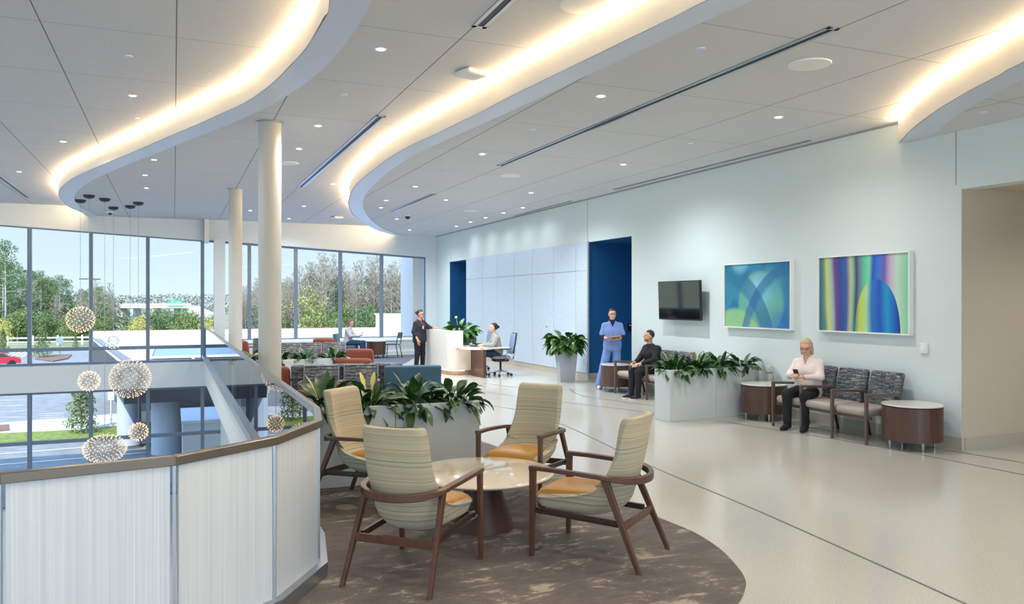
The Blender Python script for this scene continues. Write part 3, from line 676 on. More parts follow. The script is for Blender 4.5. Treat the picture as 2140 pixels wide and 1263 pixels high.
# ---------------- lounge chairs and table ----------------
def interp(tbl, t):
    for i in range(len(tbl)-1):
        if t <= tbl[i+1][0] or i == len(tbl)-2:
            a, b = tbl[i], tbl[i+1]; k = (t-a[0])/(b[0]-a[0]); k = max(0, min(1, k)); return [a[j]+(b[j]-a[j])*k for j in range(1, len(a))]
def lounge_chair(lab, loc, rz):
    t = thing('lounge_chair', lab, 'armchair', loc, rz, 'lounge chairs around the round table')
    # centre line of the outer shell, t: (y, z, halfwidth, wing forward/up)
    key = [(-.0, .37, .385, .268, .012), (.12, .25, .378, .272, .03), (.3, .03, .372, .276, .075), (.42, -.12, .378, .276, .12), (.52, -.21, .41, .272, .15), (.6, -.265, .475, .265, .155), (.7, -.305, .58, .255, .12), (.82, -.345, .74, .248, .07), (.93, -.375, .93, .244, .05), (1, -.395, 1.045, .239, .035)]
    keyt = [(a, y, z, w, g) for a, y, z, w, g in key]
    P = [Vector((k[0], k[1], 0)) for k in keyt]
    nT, nU = 56, 18
    def cr(t_):
        i = 0
        while i < len(keyt)-2 and keyt[i+1][0] < t_: i += 1
        a, b, c, d = keyt[max(i-1, 0)], keyt[i], keyt[i+1], keyt[min(i+2, len(keyt)-1)]; k = (t_-b[0])/(c[0]-b[0])
        return [.5*(2*b[j]+(c[j]-a[j])*k+(2*a[j]-5*b[j]+4*c[j]-d[j])*k*k+(3*b[j]-a[j]-3*c[j]+d[j])*k**3) for j in range(1, 5)]
    outer, inner = [], []
    for i in range(nT+1):
        u = i/nT; y, z, w_, g = cr(u); y2, z2, _, _ = cr(min(1, u+.01)); y1, z1, _, _ = cr(max(0, u-.01))
        tg = Vector((0, y2-y1, z2-z1)).normalized(); nn = Vector((0, tg.z, -tg.y))  # inward: up on seat, forward on back
        ro, ri = [], []
        e = min(1, (1-u)/.045); e0 = min(1, u/.03); sc = 1-.13*(1-math.sqrt(max(0, 1-(1-e)**2)))
        th = (.062+.02*max(0, (u-.6)/.4))*math.sqrt(max(.0, 1-(1-min(e, e0))**2))+.001
        for j in range(nU+1):
            v = 2*j/nU-1; wing = g*abs(v)**2.6
            top = -.012*(1-v*v) if u > .97 else 0
            base = Vector((v*w_*sc, y, z))+nn*wing; so_ = .075*max(0, min(1, (.62-u)/.3))*min(1, .35+u/.08)
            edge = math.sqrt(max(0, 1-max(0, (abs(v)-.86)/.14)**2))
            ro.append(base+nn*(.03*(1-edge))-nn*so_*max(0, 1-abs(v)**6)-Vector((v*.02*so_/.075*(abs(v)**3)*(1-edge), 0, 0))); ri.append(base+nn*(.03+(.03+.02*max(0, (u-.6)/.4))*edge*(th/.062)))
        outer.append(ro); inner.append(ri)
    m = MB(); vs = [p for r in outer for p in r]+[p for r in inner for p in r]; N = nU+1; off = N*(nT+1); fs = []
    for i in range(nT):
        for j in range(nU):
            a = i*N+j; fs.append((a, a+N, a+N+1, a+1)); fs.append((off+a, off+a+1, off+a+N+1, off+a+N))
        a = i*N; fs.append((a, off+a, off+a+N, a+N)); b = i*N+nU; fs.append((b, b+N, off+b+N, off+b))
    for j in range(nU): fs.append((j, j+1, off+j+1, off+j)); b = nT*N+j; fs.append((b, off+b, off+b+1, b+1))
    m.add(vs, fs); sh = m.build('upholstered_shell', M['stripe'], t, smooth=60)
    c = MB(); 
    nx, ny = 20, 20
    # puffy seat cushion following the shell
    def zt(y): return .497 - .04*max(0, (.05-y))/.3
    vs = []; fs = []
    for side in (1, 0):
        for i in range(nx+1):
            for j in range(ny+1):
                a, b = 2*i/nx-1, 2*j/ny-1
                hw = .25-.07*max(0, -b); x = a*hw; y = .112+b*.29
                r = max(abs(a), abs(b))**6; e = (1-abs(a)**7)*(1-abs(b)**7)
                if side: z = .43+(zt(y)-.43)*max(0, e)**.5+.012*(1-a*a)*(1-b*b)
                else: z = .43-.03*max(0, e)**.5
                vs.append((x, y, z))
    K = (nx+1)*(ny+1)
    for i in range(nx):
        for j in range(ny):
            a = i*(ny+1)+j; fs.append((a, a+ny+1, a+ny+2, a+1)); fs.append((K+a, K+a+1, K+a+ny+2, K+a+ny+1))
    c.add(vs, fs).build('seat_cushion', M['orange'], t, smooth=60)
    # frame: arms run round the back as one bent rail
    A = []
    for q in range(25):
        a = PI*q/24; A.append(Vector((math.cos(a)*.305, -.13-math.sin(a)*.27, .635-.035*math.sin(a))))
    path = [Vector((.318, .40, .652)), Vector((.322, .2, .65)), Vector((.318, .02, .643))]+A+[Vector((-.318, .02, .643)), Vector((-.322, .2, .65)), Vector((-.318, .40, .652))]
    fl = [(.05, .03)]*len(path)
    for k_ in range(len(path)):
        if path[k_].y < -.2: s_ = min(1, (-.2-path[k_].y)/.15); fl[k_] = (.05-.012*s_, .03+.022*s_)
    MB().tube(path, .01, flat=fl).build('arm_rail', M['walnutx'], t, smooth=50, bevel=.005)
    for s in (-1, 1):
        l1 = MB().bar((s*.318, .375, .64), (s*.32, .385, 0.004), .034, .05, .03, .032).build('leg', M['walnutx'], t, bevel=.004)
        l2 = MB().bar((s*.285, -.17, .63), (s*.318, -.44, 0.004), .034, .058, .028, .034).build('leg', M['walnutx'], t, bevel=.004)
        MB().lathe([(.014, 0), (.014, .008)], (s*.32, .385, 0), 10).build('glide', M['alu'], l1, label='small metal glide'); MB().lathe([(.014, 0), (.014, .008)], (s*.318, -.44, 0), 10).build('glide', M['alu'], l2, label='small metal glide')
        MB().bar((s*.30, -.26, .30), (s*.315, .37, .335), .022, .04).tube([(s*.27, -.27, .31), (s*.275, .37, .335)], .01, flat=(.024, .04)).build('side_rail', mat('frame_dark', (58, 38, 28), .4), t)
    MB().tube([(-.29, -.315, .30), (.29, -.315, .30)], .01, flat=(.024, .055)).build('stretcher', M['walnutx'], t, bevel=.003)
    MB().tube([(-.3, .33, .335), (.3, .33, .335)], .01, flat=(.024, .04)).build('stretcher', MC['frame_dark'], t)
    return t
ch = None
for lab, c, d in (('striped lounge chair nearest the viewer, its back turned, left of the table', (-.661, 5.47), (.278, .747)),
                  ('striped lounge chair on the right of the table, seen from its side and back', (.636, 5.887), (-.711, .393)),
                  ('striped lounge chair on the far side of the table, ochre seat facing us', (.14, 7.56), (-.45, -.89)),
                  ('striped lounge chair at far left, between the guard rail and the planter', (-1.33, 7.33), (.9, -.43))):
    x, y = W(*c); dx, dy = W(*d)
    if ch is None: ch = lounge_chair(lab, (x, y, .008), face(dx, dy))
    else: dup(ch, (x, y, .008), face(dx, dy), lab)
x, y = W(-.24, 6.55); t = thing('coffee_table', 'low round stone-topped coffee table on a dark conical base', 'table', (x, y, .008))
MB().lathe([(.55, .43), (.585, .44), (.592, .452), (.585, .464), (.57, .467)], n=96).build('tabletop', mat('cream_stone', (222, 208, 184), .08, coat=.5), t, smooth=50)
MB().lathe([(.255, 0), (.25, .012), (.13, .41), (.17, .43)], n=64).build('pedestal', mat('dark_walnut', (74, 40, 34), .35), t, smooth=30)
# ---------------- planters and peace lilies ----------------
def leafblade(b, base, d, L, w, droop, rise, m=0, petiole=.45, nS=7, twist=0):
    b.m = m; d = Vector(d).normalized(); side = Vector((-d.y, d.x, 0))
    if side.length < .01: side = Vector((1, 0, 0))
    side.normalize(); pts = []; p = Vector(base); el = rise; stp = L/nS
    for i in range(nS+1):
        pts.append((p.copy(), el)); el = max(el-droop/nS*(1+i*.25), -1.0); p = p+(d*math.cos(el)+Vector((0, 0, 1))*math.sin(el))*stp
    vs = []; fs = []
    tw = math.sin(twist)*.7
    for i, (q, e) in enumerate(pts):
        u = i/nS; k = 0 if u < petiole else math.sin(PI*min(1, (u-petiole)/(1-petiole))**.8)
        ww = .006+w*k; s2 = side*math.cos(tw)+Vector((0, 0, 1))*math.sin(tw); up = Vector((0, 0, 1))
        vs += [q-s2*ww+up*ww*.35, q, q+s2*ww+up*ww*.35]
    for i in range(nS): a = 3*i; fs += [(a, a+3, a+4, a+1), (a+1, a+4, a+5, a+2)]
    b.add(vs, fs); b.m = 0
def lily(lab, loc, n, R, hgt, seed, group=None, yellow=0, scale=1):
    t = thing('peace_lily', lab, 'plant', loc, 0, group); rnd = random.Random(seed); b = MB()
    for i in range(n):
        a = rnd.uniform(0, 2*PI); r0 = rnd.uniform(0, .06)*scale; rise = rnd.uniform(.5, 1.45); L = rnd.uniform(.7, 1.1)*hgt*1.3
        leafblade(b, (math.cos(a)*r0, math.sin(a)*r0, -.03), (math.cos(a), math.sin(a), 0), L, rnd.uniform(.032, .055)*scale, (rnd.uniform(1.3, 1.8) if rnd.random() < .08 else rnd.uniform(.5, 1.05)) if rise < 1.2 else rnd.uniform(.2, 1), rise, 0, rnd.uniform(.3, .5), 8, rnd.uniform(-1, 1))
    b.build('foliage', M['leaf'], t, smooth=60)
    y = MB()
    for i in range(yellow):
        a = rnd.uniform(0, 2*PI); leafblade(y, (math.cos(a)*.03, math.sin(a)*.03, 0), (math.cos(a), math.sin(a), 0), hgt*1.25, .022*scale, .25, 1.35, 0, .55)
    if yellow: y.build('spathe', M['leafy'], t, smooth=60, label='pale yellow flower spathe' if yellow < 3 else 'pale yellow flower spathes')
    return t
def planter(lab, c, ang, L, Wd, Hh, group):
    t = thing('planter_box', lab, 'planter', (c[0], c[1], 0), ang, group)
    th = .02; b = MB()
    b.box(-L/2, L/2, -Wd/2, -Wd/2+th, .0, Hh).box(-L/2, L/2, Wd/2-th, Wd/2, .0, Hh).box(-L/2, -L/2+th, -Wd/2+th, Wd/2-th, .0, Hh).box(L/2-th, L/2, -Wd/2+th, Wd/2-th, .0, Hh); b.build('box', M['plant_box'], t, bevel=.004)
    MB().box(-L/2+th, L/2-th, -Wd/2+th, Wd/2-th, Hh-.1, Hh-.06).build('soil', M['soil'], t); return t
def prow(a, b, n, Wd, labs, group, seeds, plabs, ny=(0, 0, 1), side=1, hg=.34, nl=34, H0=.81, per=2):
    # a,b: front line end points on the plan; planters stand behind it
    a, b = Vector((*a, 0)), Vector((*b, 0)); d = (b-a).normalized(); nn = Vector((-d.y, d.x, 0))*side; ang = math.atan2(d.y, d.x); L = (b-a).length/n; k = 0
    for i in range(n):
        c = a+d*L*(i+.5)+nn*Wd/2; planter(labs[i], c, ang, L-.006, Wd-.004, H0, group)
        for j in range(per):
            q = c+d*L*((j+.5)/per-.5); lily(plabs[k % len(plabs)], (q.x, q.y, H0-.07), nl, .3, hg, seeds+k, group+' plants', ny[k % len(ny)]); k += 1
pa, pb, pc = Vector(W(-1.906, 7.88)), Vector(W(-1.24, 8.2)), Vector(W(-.345, 8.49))
dd = (pc-pa).normalized()
prow(tuple(pc-dd*1.84), tuple(pc), 2, .40, ['long pale grey planter box behind the lounge chairs, left one by the guard rail', 'long pale grey planter box behind the lounge chairs, right one'], 'planters behind the lounge chairs', 11, ['peace lily with yellow spathes at the guard rail end of the front planters', 'peace lily with a tall yellow spathe, second from the rail in the front planters', 'broad leafy peace lily, second from the right end of the front planters', 'dense dark peace lily at the right end of the front planters'], (1, 2, 1, 0), 1, .34, 74)
pa, pb, pc = Vector(at(1400, 774, .81)[:2]), Vector(at(1508, 767, .81)[:2]), Vector(at(1605, 763, .81)[:2])
dd = (pc-pa).normalized(); pc2 = pa+dd*1.92
prow(tuple(pa), tuple(pc2), 2, .38, ['pale grey planter box standing out from the right wall, its narrow end toward the floor', 'pale grey planter box between the side table and the other wall planter'], 'planters beside the right wall', 31, ['peace lily at the free end of the wall planters, nearest the sitting man', 'peace lily with a pale spathe, second in the wall planters', 'peace lily with a leaf hanging down the seam of the wall planters', 'peace lily nearest the wall in the wall planters'], (1, 1, 0, 0), 1, .3, 72)
pa, pb = Vector(W(-4.35, 14.35)), Vector(W(-3.0, 15.03)); dd = (pb-pa).normalized(); pa = Vector(W(-3.07, 15.0))-dd*2.1
prow(tuple(pa), tuple(pa+dd*2.1), 2, .38, ['beige planter box in the waiting area, left one beside the near column', 'beige planter box in the waiting area, right one behind the rust chair'], 'planters in the waiting area', 51, ['dark leafy plant in the waiting area planter beside the near column', 'low dark plant, second in the waiting area planters', 'dark spreading plant, third in the waiting area planters', 'upright dark plant at the right end of the waiting area planters'], (0, 0, 0, 0), 1, .26, 52)
# tall tapered planter by the blue recess
p = at(1187, 797); p.x -= .05; t = thing('tall_planter', 'tall tapered grey planter standing before the textile wall', 'planter', (p.x, p.y, 0), math.radians(-14))
b = MB(); b.add([(s*.17, q*.17, 0) for s, q in ((-1,-1),(1,-1),(1,1),(-1,1))]+[(s*.235, q*.235, .84) for s, q in ((-1,-1),(1,-1),(1,1),(-1,1))]+[(s*.215, q*.215, .84) for s, q in ((-1,-1),(1,-1),(1,1),(-1,1))]+[(s*.2, q*.2, .76) for s, q in ((-1,-1),(1,-1),(1,1),(-1,1))],
      [(0,3,2,1),(0,1,5,4),(1,2,6,5),(2,3,7,6),(3,0,4,7),(4,5,9,8),(5,6,10,9),(6,7,11,10),(7,4,8,11),(8,9,13,12),(9,10,14,13),(10,11,15,14),(11,8,12,15)]); b.build('box', mat('planter_grey', (168, 174, 180), .35), t)
MB().box(-.2, .2, -.2, .2, .74, .77).build('soil', M['soil'], t)
def bushy(lab, loc, n, R, hgt, seed, yellow=0):
    t = thing('leafy_plant', lab, 'plant', loc); rnd = random.Random(seed); b = MB()
    for i in range(n):
        a = rnd.uniform(0, 2*PI); rise = rnd.uniform(-.2, 1.4); L = rnd.uniform(.6, 1.0)*hgt
        leafblade(b, (math.cos(a)*.05, math.sin(a)*.05, 0), (math.cos(a), math.sin(a), 0), L*(1.05 if rise > .5 else .95), rnd.uniform(.06, .09)*R/.4, rnd.uniform(.5, 1.5), max(.5, rise), 0, .5, 8, rnd.uniform(-1, 1))
    b.build('foliage', M['leafb'], t, smooth=60)
    if yellow:
        y = MB(); y.tube([(0, 0, 0), (-.12, 0, hgt*.8)], .006, 5).ball((-.12, 0, hgt*.84), .04, 8, 6); y.build('spathe', mat('lime_bloom', (206, 220, 110), .5), t, label='pale yellow-green bloom')
    return t
bushy('big leafy plant in the tall tapered planter', (p.x-.03, p.y, .80), 170, .44, .6, 5)
# ---------------- tandem seats, drum tables ----------------
def tandem(lab, n, sp, group=None, arms=True):
    # seats side by side along local x, facing local -y... front at y=+.33
    t = thing('tandem_seat', lab, 'bench seat', (0, 0, 0), 0, group); w = n*sp
    for i in range(n):
        cx = -w/2+sp*(i+.5)
        MB().rbox(cx-sp/2+.03, cx+sp/2-.03, -.25, .33, .36, .47, .05).build('seat', M['vinyl'], t, smooth=60)
        R = Matrix.Translation((cx, -.26, .46)) @ Matrix.Rotation(math.radians(14), 4, 'X')
        MB().rbox(-sp/2+.025, sp/2-.025, -.05, .03, -.02, .47, .04, R).build('backrest', M['pattern'], t, smooth=60)
    for i in range(n+1):
        x = -w/2+sp*i
        MB().bar((x, .34, .655), (x, .34, 0), .038, .045, .03, .034).build('leg', M['taupe'], t, bevel=.004)
        MB().bar((x, -.2, .62), (x, -.36, 0), .034, .045, .026, .03).build('leg', mat('taupe_dark', (62, 50, 46), .4), t)
        MB().tube([(x, .362, .655), (x, -.25, .625)], .01, flat=(.045, .034)).build('armrest', M['taupe'], t, bevel=.006)
    MB().box(-w/2, w/2, .24, .28, .32, .36).box(-w/2, w/2, -.22, -.18, .32, .36).build('frame_rail', M['taupe'], t)
    return t
T1 = tandem('three-seat row with patterned backs under the large artwork', 3, .58)
T1.location = (8.65, 8.52, 0); T1.rotation_euler = (0, 0, PI/2)
T2 = dup(T1, (8.62, 13.1, 0), PI/2, 'three-seat row with patterned backs holding the sitting man, behind the wall planters')
def drum(lab, x, y, r, h, ell=1.0):
    t = thing('drum_table', lab, 'side table', (x, y, 0), .35)
    MB().lathe([(r*.985, .115), (r*.985, h-.035)], n=64).build('drum', M['walnut'], t, smooth=30)
    MB().lathe([(r*.96, h-.035), (r*.96, h-.02)], n=64).build('reveal', M['black'], t, smooth=30)
    MB().lathe([(r*.99, h-.02), (r, h-.015), (r, h-.003), (r*.99, h)], n=64).build('tabletop', M['marble'], t, smooth=30)
    for q in range(4):
        a = PI/4+q*PI/2; c = (math.cos(a)*r*.78, math.sin(a)*r*.78, 0); MB().lathe([(.014, 0), (.022, .115)], c, 12).build('leg', M['alu'], t, smooth=30)
    return t
drum('round walnut drum table with stone top, right end of the nearer bench row', 8.70, 7.28, .36, .57)
drum('round walnut drum table with stone top, between wall planter and sitting woman', 8.68, 10.02, .36, .57)
drum('round walnut drum table with stone top beside the nurse', 8.5, 14.3, .32, .57)
# ---------------- wall things ----------------
def wallrect(p1, p2, X):  # px top-left / bottom-right
    a = onX(p1[0], X, p1[1]); b = onX(p2[0], X, p2[1]); return a, b
def art_mat(which):
    m = mat('abstract_art_%d' % which, (90, 150, 180), .35); t = NT(m)
    c = t.n('TexCoord'); sp = t.n('SeparateXYZ'); t.l(c.outputs['Object'], sp.inputs[0])
    if which == 1:
        y_ = t.math('MULTIPLY', sp.outputs[1], -1); z_ = sp.outputs[2]
        def sm(x, w): 
            r = t.n('MapRange', interpolation_type='SMOOTHSTEP'); r.inputs['From Min'].default_value = -w; r.inputs['From Max'].default_value = w; t.l(x, r.inputs[0]); return r.outputs[0]
        def disc(cy, cz, r, w):  # soft-edged circle mask
            d = t.math('SQRT', t.math('ADD', t.math('POWER', t.math('ABSOLUTE', t.math('SUBTRACT', y_, cy)), 2), t.math('POWER', t.math('ABSOLUTE', t.math('SUBTRACT', z_, cz)), 2))); return sm(t.math('SUBTRACT', r, d), w)
        n = t.noise(t.coord((1, 1, 1)), 1.6, 2, .5, .8); col = t.ramp(n, [(.3, (36, 104, 150)), (.5, (44, 134, 168)), (.7, (52, 124, 130))])
        for m_, c_ in ((t.math('MULTIPLY', disc(.1, -.15, .55, .05), .75), (118, 184, 150)), (t.math('MULTIPLY', disc(-.55, -.95, .72, .05), .85), (150, 200, 130)), (t.math('MULTIPLY', disc(.05, .05, .26, .16), .9), (150, 206, 232)),
                       (t.math('MULTIPLY', disc(.35, .15, .3, .12), .6), (104, 186, 190)), (t.math('MULTIPLY', t.math('MULTIPLY', disc(-1.15, -1.0, 1.62, .02), t.math('SUBTRACT', 1, disc(-1.2, -1.08, 1.4, .05))), .75), (34, 112, 150)),
                       (t.math('MULTIPLY', disc(-.42, .62, .22, .08), .6), (140, 200, 220)), (t.math('MULTIPLY', t.math('MULTIPLY', disc(1.1, -.9, 1.5, .02), t.math('SUBTRACT', 1, disc(1.2, -1.0, 1.45, .06))), .7), (30, 98, 160)), (t.math('MULTIPLY', disc(.85, .5, .5, .25), .55), (30, 110, 150)), (t.math('MULTIPLY', disc(.6, -.6, .35, .15), .5), (40, 100, 190))):
            col = t.mix(m_, col, c_)
        t.base(col)
    else:
        # vertical bands plus a tall blue arch; local y runs to the left, z up
        wob = t.noise(t.coord((0, 1, .5)), 1.2, 1); yy = t.math('MULTIPLY', sp.outputs[1], -1)
        u = t.math('ADD', t.math('ADD', t.math('DIVIDE', yy, 1.6), .5), t.math('MULTIPLY', t.math('SUBTRACT', wob, .5), .10))
        bands = t.ramp(u, [(0, (48, 96, 130)), (.06, (90, 140, 120)), (.1, (206, 206, 110)), (.15, (150, 190, 180)), (.19, (120, 60, 130)), (.24, (50, 70, 140)), (.32, (60, 90, 160)), (.37, (190, 190, 140)), (.40, (110, 170, 150)), (.43, (60, 60, 90)), (.47, (110, 120, 150)), (.52, (90, 190, 150)), (.58, (120, 210, 170)), (.63, (40, 80, 180)), (.7, (60, 120, 210)), (.76, (110, 90, 170)), (.82, (200, 170, 200)), (.88, (190, 216, 190)), (1, (120, 200, 160))])
        # arch mask: half ellipse centred u=.66, top at z=.25
        du = t.math('DIVIDE', t.math('SUBTRACT', u, .67), .24); dz = t.math('DIVIDE', t.math('ADD', sp.outputs[2], .62), .82)
        rr = t.math('ADD', t.math('POWER', t.math('ABSOLUTE', du), 2.2), t.math('POWER', t.math('ABSOLUTE', dz), 2.6)); msk = t.math('LESS_THAN', rr, 1)
        arch = t.ramp(t.math('ADD', t.math('MULTIPLY', du, .5), .5), [(0, (60, 130, 140)), (.12, (190, 206, 70)), (.28, (170, 214, 150)), (.4, (40, 120, 190)), (.6, (30, 80, 180)), (.75, (24, 150, 200)), (.9, (20, 90, 180)), (1, (16, 50, 120))])
        t.base(t.mix(msk, bands, arch))
    return m
def framed(lab, p1, p2, m):
    a, b = wallrect(p1, p2, WX-.05); cy, cz = (a.y+b.y)/2, (a.z+b.z)/2; hw, hh = abs(a.y-b.y)/2, abs(a.z-b.z)/2
    t = thing('framed_artwork', lab, 'artwork', (WX-.045, cy, cz))
    fr = MB(); k = .022
    fr.box(-.045, .043, -hw, hw, hh-k, hh).box(-.045, .043, -hw, hw, -hh, -hh+k).box(-.045, .043, -hw, -hw+k, -hh+k, hh-k).box(-.045, .043, hw-k, hw, -hh+k, hh-k).build('frame', M['white'], t, bevel=.003)
    MB().box(-.02, .04, -hw+k, hw-k, -hh+k, hh-k).build('canvas', m, t)
framed('smaller framed abstract print of teal and blue curves, nearer the television', (1515.5, 553), (1656, 691), art_mat(1))
framed('larger framed abstract print with coloured bands and a blue arch', (1712, 537.5), (1905, 702), art_mat(2))
a, b = wallrect((1376, 589), (1463, 671), WX-.2); cy, cz = (a.y+b.y)/2, (a.z+b.z)/2; hw, hh = abs(a.y-b.y)/2, abs(a.z-b.z)/2
t = thing('television', 'wall-mounted black television between the blue recess and the smaller artwork', 'television', (WX-.2, cy, cz))
R = Matrix.Rotation(math.radians(-2), 4, 'Y')
cs = MB().box(-.0, .05, -hw, hw, -hh, hh, R).build('casing', M['black'], t, bevel=.006); MB().box(-.003, .01, -hw+.015, hw-.015, -hh+.03, hh-.015, R).build('screen', mat('glossy_screen', (14, 15, 18), .04, coat=1, spec=.9), cs)
MB().box(.05, .19, -.12, .12, -.15, .15).build('wall_bracket', M['dark'], t)
def smallbox(name, lab, cat, px, py, X, wy, hz, dx, m, extra=None):
    p = onX(px, X-dx, py); t = thing(name, lab, cat, (X-dx/2, p.y, p.z)); hs_ = MB().box(-dx/2, dx/2-.001, -wy/2, wy/2, -hz/2, hz/2).build('housing', m, t, bevel=.006)
    if extra: MB().box(-dx/2-.004, -dx/2, -wy*.3, wy*.3, extra[0]*hz, extra[1]*hz).build(extra[2], extra[3], hs_)
smallbox('light_switch', 'white wall switch near the corridor corner', 'switch', 1929, 728, WX, .11, .14, .035, M['white'], (-.25, .25, 'rocker', mat('switch_rocker', (240, 240, 238), .3)))
smallbox('card_reader', 'small white card reader on the textile wall', 'card reader', 1142, 682, WX-.035, .06, .14, .03, M['white'], (-.3, .1, 'sensor', M['dark']))
q = onY(1314, yA0+.0, 685)
t = thing('card_reader', 'black card reader with red light in the blue recess beside the nurse', 'card reader', (WX+.35, yA1-.015, 1.33))
# sits on the blue end wall of the recess
pr = onY(1315, yA1, 685); t.location = (pr.x, yA1-.016, pr.z)
hs_ = MB().box(-.055, .055, -.015, .015, -.1, .1).build('housing', M['black'], t, bevel=.006); MB().box(-.02, .02, -.019, -.015, .05, .065).build('indicator_light', mat('red_led', (255, 30, 30), .4, emit=4), hs_, label='red glowing indicator')
p = at(1607, 872); t = thing('sanitiser_stand', 'slim cream stand between the wall planter and the wall', 'stand', (WX-.12, 10.75, 0))
p = onX(1607, WX-.12); t.location = (WX-.12, p.y, 0)
MB().rbox(-.04, .04, -.05, .05, 0, .7, .02).build('post', M['cream'], t, smooth=True); MB().rbox(-.06, .06, -.07, .07, .7, .82, .03).build('dispenser_head', M['cream'], t, smooth=True)
# ---------------- waiting area seats ----------------
def waiting_chair(lab, fab, w, top, arms=False, rnd_=.05, sname='waiting_chair', group=None):
    t = thing(sname, lab, 'chair', (0, 0, 0), 0, group)
    MB().rbox(-w/2+.02, w/2-.02, -.24, .34, .30, .46, .05).build('seat', M['vinyl'] if fab == 'pattern' else M[fab], t, smooth=60)
    R = Matrix.Translation((0, -.27, .44)) @ Matrix.Rotation(math.radians(12), 4, 'X')
    bk_ = MB().rbox(-w/2, w/2, -.05, .05, -.06, (top-.44)*1.02, rnd_, R).build('backrest', M[fab], t, smooth=60)
    if fab == 'pattern':
        zt_ = (top-.44)*1.02-.01; MB().tube([R @ Vector((x_, y_, z_)) for y_ in (.048,) for x_, z_ in ((-w/2+.008, -.04), (-w/2+.008, zt_-.02), (-w/2+.03, zt_), (w/2-.03, zt_), (w/2-.008, zt_-.02), (w/2-.008, -.04))], .007, 6).build('piping', mat('piping_grey', (150, 156, 166), .6), bk_)
    for sx in (-1, 1):
        MB().bar((sx*(w/2-.03), .3, .32), (sx*(w/2-.03), .3, 0), .035, .04, .028, .03).build('leg', M['taupe'], t)
        MB().bar((sx*(w/2-.03), -.2, .32), (sx*(w/2-.03), -.32, 0), .035, .04, .028, .03).build('leg', M['taupe'], t)
        if arms: MB().tube([(sx*(w/2+.01), .3, .3), (sx*(w/2+.01), .3, .64), (sx*(w/2+.01), -.26, .62)], .01, flat=(.04, .035)).build('armrest', M['taupe'], t)
    return t
def place(o, px, D, d, lab=None):
    p = W((px-CX)/F*D, D); q = W(*d); o.location = (p[0], p[1], 0.0); o.rotation_euler = (0, 0, face(*q))
    if lab: o['label'] = lab
    return o
g1 = 'patterned waiting chairs near the front planters'
c0 = place(waiting_chair('patterned waiting chair facing us, left of the pair behind the front planters', 'pattern', .55, .86, True, .03), 668, 12.2, (.15, -1)); c0['group'] = g1
place(dup(c0), 753, 12.4, (.15, -1), 'patterned waiting chair facing us, right of the pair behind the front planters')
for px, D, lab in ((650, 12.95, 'patterned waiting chair turned away, left one of the three backing on the front pair'), (730, 13.15, 'patterned waiting chair turned away, middle one of the three backing on the front pair'), (806, 13.35, 'patterned waiting chair turned away, right one behind the teal chair')):
    place(dup(c0), px, D, (-.15, 1), lab)
place(waiting_chair('wide teal waiting chair with its plain back toward us', 'teal', .9, .86, False, .035), 862, 12.9, (-.15, 1))
r0 = place(waiting_chair('rust chair just behind the front planters, only its rounded top showing', 'rust', .62, .85, False, .09), 687, 10.3, (-.1, 1)); r0['group'] = 'rust chairs in the waiting area'
for px, D, d, lab in ((574, 12.9, (-.1, 1), 'rust chair half hidden by the near column, left of the patterned chairs'), (757, 17.5, (0, 1), 'rust chair with a broad rounded back in front of the window seats'), (683, 22.3, (0, 1), 'small far rust chair below the second window mullion'),
                      (514, 21, (.3, 1), 'far rust chair between the two columns, upper one'), (522, 16.6, (.5, 1), 'rust chair between the two columns, lower one')):
    place(dup(r0), px, D, d, lab)
place(waiting_chair('wide rust chair, low rounded back behind the patterned chairs', 'rust', .86, .81, False, .08), 742, 15.2, (.1, 1))
for px, D, lab in ((600, 18.9, 'far patterned chair behind the waiting area plants, left of three'), (645, 19.1, 'far patterned chair behind the waiting area plants, middle of three'), (696, 19.3, 'far patterned chair behind the waiting area plants, right of three'), (545, 21.5, 'far patterned chair seen between the two columns')):
    place(dup(c0), px, D, (.1, -1), lab)['group'] = 'far patterned waiting chairs'
pgt = W((612-CX)/F*23.5, 23.5); t = thing('side_table', 'low grey table behind the far patterned chairs', 'table', (pgt[0], pgt[1], 0))
MB().rbox(-.38, .38, -.3, .3, .5, .54, .02).build('tabletop', M['plant_box'], t); 
for sx in (-1, 1):
    for sy in (-1, 1): MB().bar((sx*.33, sy*.25, .5), (sx*.33, sy*.25, 0), .03, .03).build('leg', M['alu'], t)
pw = W((786-CX)/F*26.2, 26.2); drum('round dark walnut drum table at the far windows beside the seated woman', pw[0], pw[1], .32, .57)
# black stacking chair
t = place(thing('stacking_chair', 'slim black plastic chair with an open back at the far window', 'chair'), 818, 26.3, (-.9, -.45))
MB().rbox(-.23, .23, -.22, .23, .435, .46, .02).build('seat', M['black'], t, smooth=60)
b = MB(); R = Matrix.Translation((0, -.24, .45)) @ Matrix.Rotation(math.radians(10), 4, 'X')
for sx in (-1, 1): b.tube([R @ Vector((sx*.2, 0, 0)), R @ Vector((sx*.2, 0, .38))], .014, 6)
b.build('back_frame', M['black'], t); MB().rbox(-.21, .21, -.015, .015, .2, .4, .03, R).build('backrest', mat('black_mesh', (58, 64, 70), .5), t, smooth=60)
for sx in (-1, 1):
    MB().tube([(sx*.2, .2, .44), (sx*.22, .23, 0)], .014, 6).build('leg', M['black'], t); MB().tube([(sx*.2, -.22, .44), (sx*.22, -.3, 0)], .014, 6).build('leg', M['black'], t)
t = place(waiting_chair('grey-blue armless chair under the woman at the far window', 'teal', .55, .84, False, .05), 724, 25.5, (1, 0))
